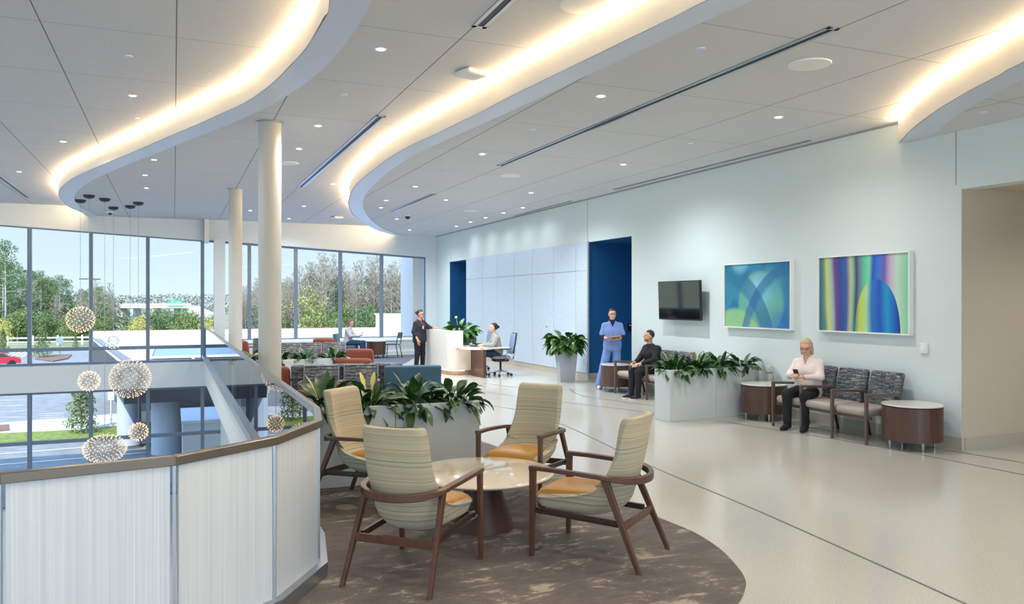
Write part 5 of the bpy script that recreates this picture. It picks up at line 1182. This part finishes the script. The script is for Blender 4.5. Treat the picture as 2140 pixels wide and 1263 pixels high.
# ---------------- outside ----------------
G = -4.6
def gpoly(pts, z0, z1, m, name, lab=None, cat=None, kind=None):
    b = MB(); b.prism([(p.x, p.y) for p in pts], z0, z1); o = b.build(name, m)
    if kind: o['kind'] = kind
    if lab: tag(o, lab, cat)
    return o
g = MB(); g.box(-500, 700, 120, 900, G-.3, G-.05); struct(g.build('ground', M['field']))
g = MB(); g.box(-120, 200, FY+.3, 125, G-.3, G); struct(g.build('ground', M['asphalt']))
ga = lambda x, y: at(x, y, G)
gpoly([ga(-160, 918), ga(0, 908), ga(110, 903), ga(200, 898), ga(300, 885), ga(470, 872), ga(470, 893), ga(300, 911), ga(200, 921), ga(0, 934), ga(-160, 946)], G, G+.05, M['grass'], 'lawn', 'strip of bright green lawn between the lot and the driveway', 'grass')
gpoly([ga(-160, 893), ga(0, 886), ga(140, 876), ga(300, 862), ga(470, 850), ga(470, 871.5), ga(300, 884.5), ga(200, 897.5), ga(110, 902.5), ga(0, 907.5), ga(-160, 917)], G, G+.06, M['conc'], 'sidewalk', 'pale concrete walk between the parking lot and the lawn', 'sidewalk')
gpoly([ga(-10, 893), ga(19, 891), ga(20, 903), ga(-10, 906)], G+.06, G+.1, M['mulch'], 'mulch_bed', 'small brown mulch bed at the left edge beside the walk', 'planting bed')
def paint(pts, w, lab, group, z=G+.012):
    a, b = [ga(*p) for p in pts]; d = (b-a).normalized(); s = V(-d.y, d.x, 0)*w/2
    m_ = MB(); m_.add([a+s+V(0, 0, z-G), a-s+V(0, 0, z-G), b-s+V(0, 0, z-G), b+s+V(0, 0, z-G)], [(0, 1, 2, 3)]); tag(m_.build('parking_line', M['line']), lab, 'road marking', group)
for i, y in enumerate((824, 836, 848, 860, 872, 884)): paint([(-70, y+3), (55-i*.3, y)], .12, 'white parking bay line in the lot at lower left', 'parking bay lines')
for i in range(7): paint([(82+i*1.0, 866+i*4.3), (134, 864+i*3.8)], .14, 'white diagonal hatch line beside the walk', 'hatched crossing lines')
for i in range(5): paint([(5+i*10, 742+i*1.2), (22+i*10, 736)], .3, 'white hatch line in the far lot', 'far hatch lines')
paint([(-160, 985), (175, 958)], .14, 'long white lane line on the near driveway', 'driveway lane lines'); paint([(175, 958), (440, 935)], .14, 'long white lane line on the near driveway', 'driveway lane lines')
paint([(-160, 962), (440, 915)], .18, 'white edge line beside the lawn', None)
gpoly([ga(73, 752), ga(90, 744), ga(150, 743), ga(142, 751), ga(110, 757)], G, G+.12, M['mulch'], 'mulch_island', 'mulch island with low plants in the parking lot', 'planting bed')
gpoly([ga(-200, 733), ga(190, 731), ga(190, 727), ga(-200, 728)], G+.0, G+.02, M['grass'], 'verge', 'thin grass verge before the white fence', 'grass')
# scrub: far leaf litter strip so the wood has a floor
gpoly([ga(-700, 716), ga(1500, 712), ga(1500, 699), ga(-700, 699)], G-.05, G+.03, M['grass'], 'verge', 'grassy ground in front of the wood', 'grass')
# white fence
t = thing('fence', 'white rail fence with posts along the far road at left', 'fence', ga(95, 722)); fl_ = MB(); fl_.box(-40, 9, -.04, .04, 1.0, 1.2).box(-40, 9, -.04, .04, .45, .6)
t.rotation_euler = (0, 0, -.05); fl_.build('rail', M['white'], t); pm = None
for i in range(16):
    o = MB().box(-.12, .12, -.12, .12, 0, 1.45).build('post', M['white'], t) if pm is None else pm.copy()
    if pm is None: pm = o
    else: COL.objects.link(o); o.parent = t
    o.location = (-40+i*3.2, 0, 0)
# street lamp
q = atD(188, 583, 75); t = thing('street_lamp', 'tall double-headed grey parking lot lamp behind the second mullion', 'street lamp', (q.x, q.y, G)); hh = q.z-G
MB().tube([(0, 0, 0), (0, 0, hh)], .11, 10, r2=.07).build('pole', M['alu'], t, smooth=True)
MB().box(-.9, -.25, -.15, .15, hh-.06, hh+.02).build('lamp_head', M['dark'], t); MB().box(.25, .9, -.15, .15, hh-.06, hh+.02).build('lamp_head', M['dark'], t); MB().tube([(-.4, 0, hh), (.4, 0, hh)], .04, 6).build('arm', M['dark'], t)
q = ga(232, 893); t = thing('sign_post', 'white parking sign post standing in the lot before the outdoor columns', 'sign post', q); MB().tube([(0, 0, 0), (0, 0, 1.9)], .04, 8).build('post', M['white'], t); MB().box(-.15, .15, -.03, -.01, 1.4, 1.9).build('sign', M['white'], t)
q = atD(125, 712, 95); t = thing('stop_sign', 'back of an octagonal grey road sign by the white fence', 'road sign', (q.x, q.y, G)); hh = q.z-G
MB().tube([(0, 0, 0), (0, 0, hh)], .05, 6).build('post', M['alu'], t); b = MB(); b.prism([(math.cos(PI/8+PI/4*k)*.42, math.sin(PI/8+PI/4*k)*.42) for k in range(8)], -.02, .02, Matrix.Translation((0, -.05, hh)) @ Matrix.Rotation(PI/2, 4, 'X')); b.build('plate', mat('sign_back', (150, 158, 168), .5, .4), t)
# red car
q = at(2, 767, G); t = thing('car', 'red car at the left edge of the far parking lot', 'car', (q.x-.5, q.y, G), .25)
prof = [(-2.1, .35), (-2.15, .7), (-2.0, .85), (-1.2, .95), (-.65, 1.38), (.6, 1.42), (1.35, .98), (2.0, .85), (2.15, .6), (2.1, .35)]
b = MB(); n_ = len(prof); vs = [(x, -.85+.12*(z > 1.1), z) for x, z in prof]+[(x, .85-.12*(z > 1.1), z) for x, z in prof]
b.add(vs, [(i, i+1, n_+i+1, n_+i) for i in range(n_-1)]+[(n_-1, 0, n_, 2*n_-1), tuple(range(n_))[::-1], tuple(range(n_, 2*n_))]); b.build('body', mat('car_red', (190, 24, 40), .25, coat=1), t, bevel=.03)
for sx in (-1.35, 1.35):
    for sy in (-.8, .8): MB().tube([(sx, sy-.1, .33), (sx, sy+.1, .33)], .33, 20).build('wheel', M['black'], t)
b = MB(); b.add([(-1.1, -.87, .98), (1.2, -.87, .98), (.55, -.745, 1.36), (-.6, -.745, 1.34)], [(0, 1, 2, 3)]); b.add([(-1.15, -.7, 1.0), (-1.15, .7, 1.0), (-.68, .62, 1.385), (-.68, -.62, 1.385)], [(0, 1, 2, 3)]); b.build('window_glass', M['black'], t)
# entrance canopy
t = thing('entrance_canopy', 'flat-roofed entrance canopy with dark fascia outside the glass', 'canopy', (-1.8, 34.8, G)); z0 = -2.2-G; z1 = -.55-G
MB().prism([(0, 0), (40, 0), (40, 24), (-3.1, 24)], z1-.15, z1).build('roof_deck', M['roof'], t)
fz = MB(); fz.box(0, 40, 0, .15, z0, z1).prism([(0, .15), (.15, .15), (-2.95, 24), (-3.1, 24)], z0, z1).box(.15, 40, .15, 24, z0, z0+.12).box(.15, 40, .15, 24, z1-.6, z1-.5); fz.build('fascia', M['fascia'], t)
MB().box(-.04, 40.04, -.04, .3, z1, z1+.06).prism([(-.04, .3), (.3, .3), (-2.8, 24), (-3.14, 24)], z1, z1+.06).build('coping', M['alu'], t)
sk = thing('roof_shade', 'row of pale blue panels standing in for shade on the canopy roof', 'painted shade', (0, 0, -.5))
for i in range(4): MB().box(-.8+i*3.1, 2.1+i*3.1, 36, 44.5, 0, .06).build('panel', mat('painted_shade_blue', (120, 160, 214), .2), sk)  # blue colour stands in for the building's shade on the roof
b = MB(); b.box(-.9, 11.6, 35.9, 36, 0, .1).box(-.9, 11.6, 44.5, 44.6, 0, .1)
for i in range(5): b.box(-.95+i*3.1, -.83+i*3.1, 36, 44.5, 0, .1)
b.build('frame', M['white'], sk)  # frame around the panels that stand in for shade
mb = mat('roof_seam', (196, 196, 200), .5); b = MB()
for i in range(6): b.box(2.5+i*5, 2.62+i*5, .3, 24, z1, z1+.04)
b.build('roof_seams', mb, t)
gpoly([V(2.6, FY+.6, 0), V(WX+30, FY+.6, 0), V(WX+30, 34.75, 0), V(2.6, 34.75, 0)], -1.0, -.6, M['roof'], 'lower_roof', 'white membrane roof directly outside the right windows', 'roof')
pw_ = MB(); pw_.box(-4.95, 60, 58.9, 59.2, -1.5, -.15); tag(pw_.build('roof_parapet', mat('parapet_white', (236, 228, 224), .6)), 'long low white parapet at the far edge of the roof', 'parapet')
cp_ = MB(); cp_.box(-4.95, 60, 58.86, 59.24, -.15, -.09); tag(cp_.build('parapet_coping', mat('rust_coping', (196, 150, 130), .6)), 'thin rust-coloured coping on top of the roof parapet', 'coping')
q = onY(835, 57, 700); t = thing('roof_unit', 'white box on the roof seen through the last window', 'roof equipment', (q.x, 57, -.55)); MB().box(-1.6, 1.6, -.8, .8, 0, 1.45).build('housing', M['white'], t); MB().box(-1.7, 1.7, -.9, .9, 1.45, 1.52).build('lid', M['white'], t)
for px, D, r, lab in ((270, 35, .49, 'thick round outdoor column under the canopy corner, left one'), (348, 33, .59, 'thick round outdoor column under the canopy, right and wider one')):
    x, y = W((px-CX)/F*D, D); t = thing('canopy_column', lab, 'column', (x, y, G)); MB().lathe([(r, 0), (r, 2.41)], n=40).build('shaft', mat('column_grey', (190, 196, 206), .5), t, smooth=True); MB().lathe([(r+.04, 0), (r+.04, .15)], n=40).build('base_ring', M['alu'], t, smooth=True)
b = MB(); b.box(.3, 2.3, 30.6, 34.2, G, -2.5).box(.25, 2.35, 30.5, 34.3, -2.5, -2.4); tag(b.build('entrance_wing', mat('white_panels', (214, 218, 224), .5)), 'low white panelled wing beside the outdoor columns', 'building')
# bridge
q = atD(338, 655, 330); t = thing('bridge', 'low concrete highway bridge with pale ramps, far off beyond the glass', 'bridge', (q.x, q.y, G), TH*-1+.0)
BC = mat('bridge_concrete', (196, 196, 196), .8); zb = 1.88-(9)*330/1650-G; MB().box(-17, 14, -4, 4, zb-1.0, zb).build('deck', BC, t); MB().box(-17, 14, -4.2, -4, zb, zb+.9).build('parapet', BC, t)
for x in (-11, -2.5, 6): MB().box(x-.6, x+.6, -3.5, 3.5, 0, zb-1).build('pier', BC, t)
for s, x0, x1 in ((1, 14, 24), (-1, -17, -27)):
    b = MB(); b.add([(x0-s*3, -4.5, 0), (x1, -4.5, 0), (x0, -4.5, zb-.3), (x0-s*3, 4.5, 0), (x1, 4.5, 0), (x0, 4.5, zb-.3)], [(0, 1, 2), (3, 5, 4), (0, 3, 4, 1), (1, 4, 5, 2), (2, 5, 3, 0)]); b.build('ramp', mat('ramp_pale', (216, 208, 196), .8), t)
t = thing('highway_sign', 'green highway sign on the far bridge', 'road sign', (q.x+6*CO, q.y-6*SI-4.3, G), -TH); MB().box(-3, 3, -.1, .1, zb-.5, zb+2.2).build('panel', mat('sign_green', (20, 170, 110), .5), t); MB().box(-2.2, -.8, -.13, -.1, zb+1.3, zb+1.8).box(-.2, 2.2, -.13, -.1, zb+1.3, zb+1.6).box(-1.8, 1.8, -.13, -.1, zb+.4, zb+.7).build('lettering', M['white'], t); MB().box(-2.5, -2.2, -.1, .1, 0, zb).box(2.2, 2.5, -.1, .1, 0, zb).build('post', M['alu'], t)
# ---------------- trees ----------------
def leaves(b, c, r, n, s, rnd, squash=1):
    for _ in range(n):
        while True:
            p = V(rnd.uniform(-1, 1), rnd.uniform(-1, 1), rnd.uniform(-1, 1))
            if p.length < 1: break
        p = p*(p.length**-.3 if p.length > .05 else 1); q = V(c[0]+p.x*r[0], c[1]+p.y*r[1], c[2]+p.z*r[2])
        u = V(rnd.uniform(-1, 1), rnd.uniform(-1, 1), rnd.uniform(-1, 1)).normalized(); w_ = u.cross(V(rnd.uniform(-1, 1), rnd.uniform(-1, 1), rnd.uniform(-1, 1))).normalized(); k = s*rnd.uniform(.6, 1.3)
        b.add([q-u*k, q+w_*k*.5, q+u*k, q-w_*k*.5], [(0, 1, 2, 3)])
def mk_pine(lab, h, seed, fm='pine', low=.45):
    rnd = random.Random(seed); t = thing('pine_tree', lab, 'tree', (0, 0, 0)); tr = MB(); lean = rnd.uniform(-.3, .3); tr.tube([(0, 0, 0), (lean*.5, 0, h*.5), (lean, 0, h*.96)], .17, 6, r2=.05); f = MB()
    for i in range(17):
        u = low+(1-low)*(i+.5)/17; a = i*2.4+rnd.random(); R_ = (1.9*(1-u)/(1-low)+.55)*rnd.uniform(.7, 1.15)*h/13; c = V(lean*u+math.cos(a)*R_, math.sin(a)*R_, h*u+rnd.uniform(-.3, .3)); tr.tube([(lean*u, 0, h*u-.4), tuple(c)], .05, 4, r2=.02)
        leaves(f, c, (1.0*h/13, 1.0*h/13, .6*h/13), 130, .13, rnd)
    leaves(f, (lean, 0, h*.97), (.7, .7, .8), 120, .13, rnd); tr.build('trunk', M['trunk'], t); f.build('foliage', M[fm], t); return t
def mk_round(lab, h, w_, seed, fm, n=1700, s=.14, name='leafy_tree', tk='btrunk', kind='tree'):
    rnd = random.Random(seed); t = thing(name, lab, kind, (0, 0, 0)); MB().tube([(0, 0, 0), (0, 0, h*.6)], .08*h/4, 6, r2=.03).build('trunk', M[tk], t); f = MB()
    for i in range(9):
        a = i*2.4; R_ = w_*.28*rnd.random()+.1*w_; leaves(f, (math.cos(a)*R_, math.sin(a)*R_, h*(.32+.6*i/9)), (w_*.3, w_*.3, h*.15), n//9, s, rnd)
    f.build('foliage', M[fm], t); return t
def mk_cone(lab, h, w_, seed, fm, n=1200, s=.1):
    rnd = random.Random(seed); t = thing('evergreen_tree', lab, 'tree', (0, 0, 0)); MB().tube([(0, 0, 0), (0, 0, h*.9)], .05*h/3, 6, r2=.02).build('trunk', M['btrunk'], t); f = MB()
    for i in range(12):
        u = i/11; a = i*2.4; R_ = w_/2*(1-u)*.6*min(1, .5+u*3); leaves(f, (math.cos(a)*R_*.6, math.sin(a)*R_*.6, h*(.1+.85*u)), (w_*.42*(1-u*.75), w_*.42*(1-u*.75), h*.1), n//12, s, rnd)
    f.build('foliage', M[fm], t); return t
def mk_bare(lab, h, seed):
    rnd = random.Random(seed); t = thing('bare_tree', lab, 'tree', (0, 0, 0)); tr = MB(); tw = MB(); tr.tube([(0, 0, 0), (rnd.uniform(-.2, .2), 0, h*.5), (rnd.uniform(-.4, .4), 0, h*.93)], .13, 6, r2=.03)
    for i in range(34):
        u = .3+.68*i/34; a = i*2.4+rnd.random(); L = (1.2-u)*h*.22*rnd.uniform(.6, 1.2); c = V(0, 0, h*u*.95); e = c+V(math.cos(a)*L*.75, math.sin(a)*L*.75, L*.9); tw.tube([c, e], .045, 3, r2=.02, cap=False)
        for j in range(11):
            s = c.lerp(e, rnd.uniform(.3, 1)); tw.tube([s, s+V(rnd.uniform(-.5, .5), rnd.uniform(-.5, .5), rnd.uniform(.1, .6))*L*.6], .022, 3, cap=False)
    leaves(tw, (0, 0, h*.72), (h*.13, h*.13, h*.25), 260, .09, rnd)
    tr.build('trunk', M['btrunk'], t); tw.build('twigs', M['bare'], t); return t
rnd = random.Random(3)
protos = []
PL = 'tall pale-trunked pine tree in the wood beyond the far road at left'
pines = [mk_pine(PL, 14, 1), mk_pine(PL, 12.5, 2, low=.35), mk_pine(PL, 11, 3, 'bush', .3)]
first = [True]*3
def putg(o, px, D, used, lab=None, group=None, sc=1, z=G, rz=None):
    x, y = W((px-CX)/F*D, D)
    if not used: o.location = (x, y, z); o.rotation_euler = (0, 0, rnd.uniform(0, 6)); o.scale = (sc,)*3
    else: o = dup(o, (x, y, z), rnd.uniform(0, 6), scale=sc)
    if lab: o['label'] = lab
    if group: o['group'] = group
    return o
use = {}
def grow(o, px, D, lab=None, group=None, sc=1):
    r = putg(o, px, D, o.name in use, lab, group, sc); use[o.name] = 1; return r
grow(pines[0], 12, 128, 'tallest pine at the left edge of the windows', None, 1.14); 
for i in range(34):
    px = rnd.uniform(-10, 235); D = rnd.uniform(135, 165); top = 1.0-.42*max(0, (px-30))/205; grow(pines[i % 3], px, D, PL, 'pines in the wood at left', top*rnd.uniform(.86, 1.08)*(.98 if i % 3 == 0 else 1.08))
for i in range(22): grow(pines[i % 3], rnd.uniform(-330, -10), rnd.uniform(135, 165), PL, 'pines in the wood at left', rnd.uniform(.85, 1.1))
UL = 'bushy green tree at the foot of the wood beyond the far road'
bush = [mk_round(UL, 4.6, 4.2, 21, 'bush'), mk_round(UL, 3.6, 4.4, 22, 'bush'), mk_round(UL, 5.4, 4, 23, 'pine'), mk_round(UL, 6.5, 3.2, 24, 'bush2', 1200)]
for i in range(36): grow(bush[i % 3], rnd.uniform(-330, 250) if i > 21 else rnd.uniform(-10, 250), rnd.uniform(126, 134), UL, 'bushy trees at the foot of the left wood', rnd.uniform(.7, 1.2))
for i in range(18): grow(bush[i % 3], rnd.uniform(245, 450), rnd.uniform(105, 150), 'bushy green tree on the low ground below the bridge', 'bushy trees below the bridge', rnd.uniform(.65, 1.15))
RL = 'bushy green tree in front of the bare wood behind the right windows'
for i in range(44): grow(bush[i % 4], rnd.uniform(500, 880), rnd.uniform(105, 135), RL, 'bushy trees of the right wood', rnd.uniform(.45, 1.35))
BL = 'bare grey tree in the wood behind the right windows'
bare = [mk_bare(BL, 13, 31), mk_bare(BL, 12, 32), mk_bare(BL, 14, 33)]
for i in range(100):
    px = rnd.uniform(495, 880); k = min(1, .62+.38*max(0, px-500)/170); grow(bare[i % 3], px, rnd.uniform(118, 150), BL, 'bare trees of the right wood', k*rnd.uniform(.85, 1.12))
for i in range(9): grow(bare[i % 3], rnd.uniform(60, 240), rnd.uniform(125, 150), 'bare grey tree among the pines of the left wood', 'bare trees in the left wood', rnd.uniform(.5, .8))
for px in (596, 650, 668, 700, 765, 790, 826): grow(pines[1], px, rnd.uniform(125, 140), 'green pine standing among the bare trees of the right wood', 'pines of the right wood', rnd.uniform(.7, .9))
yt = mk_round('small bright yellow tree just left of the third mullion', 4.8, 2.6, 41, 'yell', 1700, .1); grow(yt, 290, 96)
grow(yt, 433, 98, 'small bright yellow tree beside the white pilaster', None, .95); grow(yt, 2, 100, 'yellow palm-like tree at the left edge', None, .9)
ct = mk_cone('young evergreen on the lawn by the hatched crossing', 3.3, 1.75, 51, 'bush', 2600, .065); grow(ct, 170, 38.6)
grow(ct, 88, 90, 'dark evergreen on the mulch island in the lot', None, 1.35); grow(ct, 158, 108, 'small evergreen by the white fence', None, .62); grow(ct, 6, 88, 'evergreen at the left window edge above the red car', None, 1.0); grow(ct, 375, 100, 'green cone-shaped tree right of the third mullion', None, 1.3); grow(ct, 355, 118, 'slim evergreen under the green highway sign', None, .9)
# distant tree line and undergrowth
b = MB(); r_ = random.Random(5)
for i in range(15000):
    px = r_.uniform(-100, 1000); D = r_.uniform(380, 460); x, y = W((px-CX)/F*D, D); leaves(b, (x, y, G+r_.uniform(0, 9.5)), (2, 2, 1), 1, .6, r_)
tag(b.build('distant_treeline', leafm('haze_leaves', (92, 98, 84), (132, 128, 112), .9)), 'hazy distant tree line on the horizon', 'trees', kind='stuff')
b = MB()
for i in range(11000):
    px = r_.choice((r_.uniform(-20, 245), r_.uniform(490, 900), r_.uniform(490, 900))); D = r_.uniform(135, 170); x, y = W((px-CX)/F*D, D); leaves(b, (x, y, G+r_.uniform(0, 6.2)), (1, 1, .6), 1, .42, r_)
tag(b.build('undergrowth', leafm('undergrowth_leaves', (70, 84, 56), (128, 122, 92), .9)), 'dense undergrowth filling the wood between the trunks', 'undergrowth', kind='stuff')
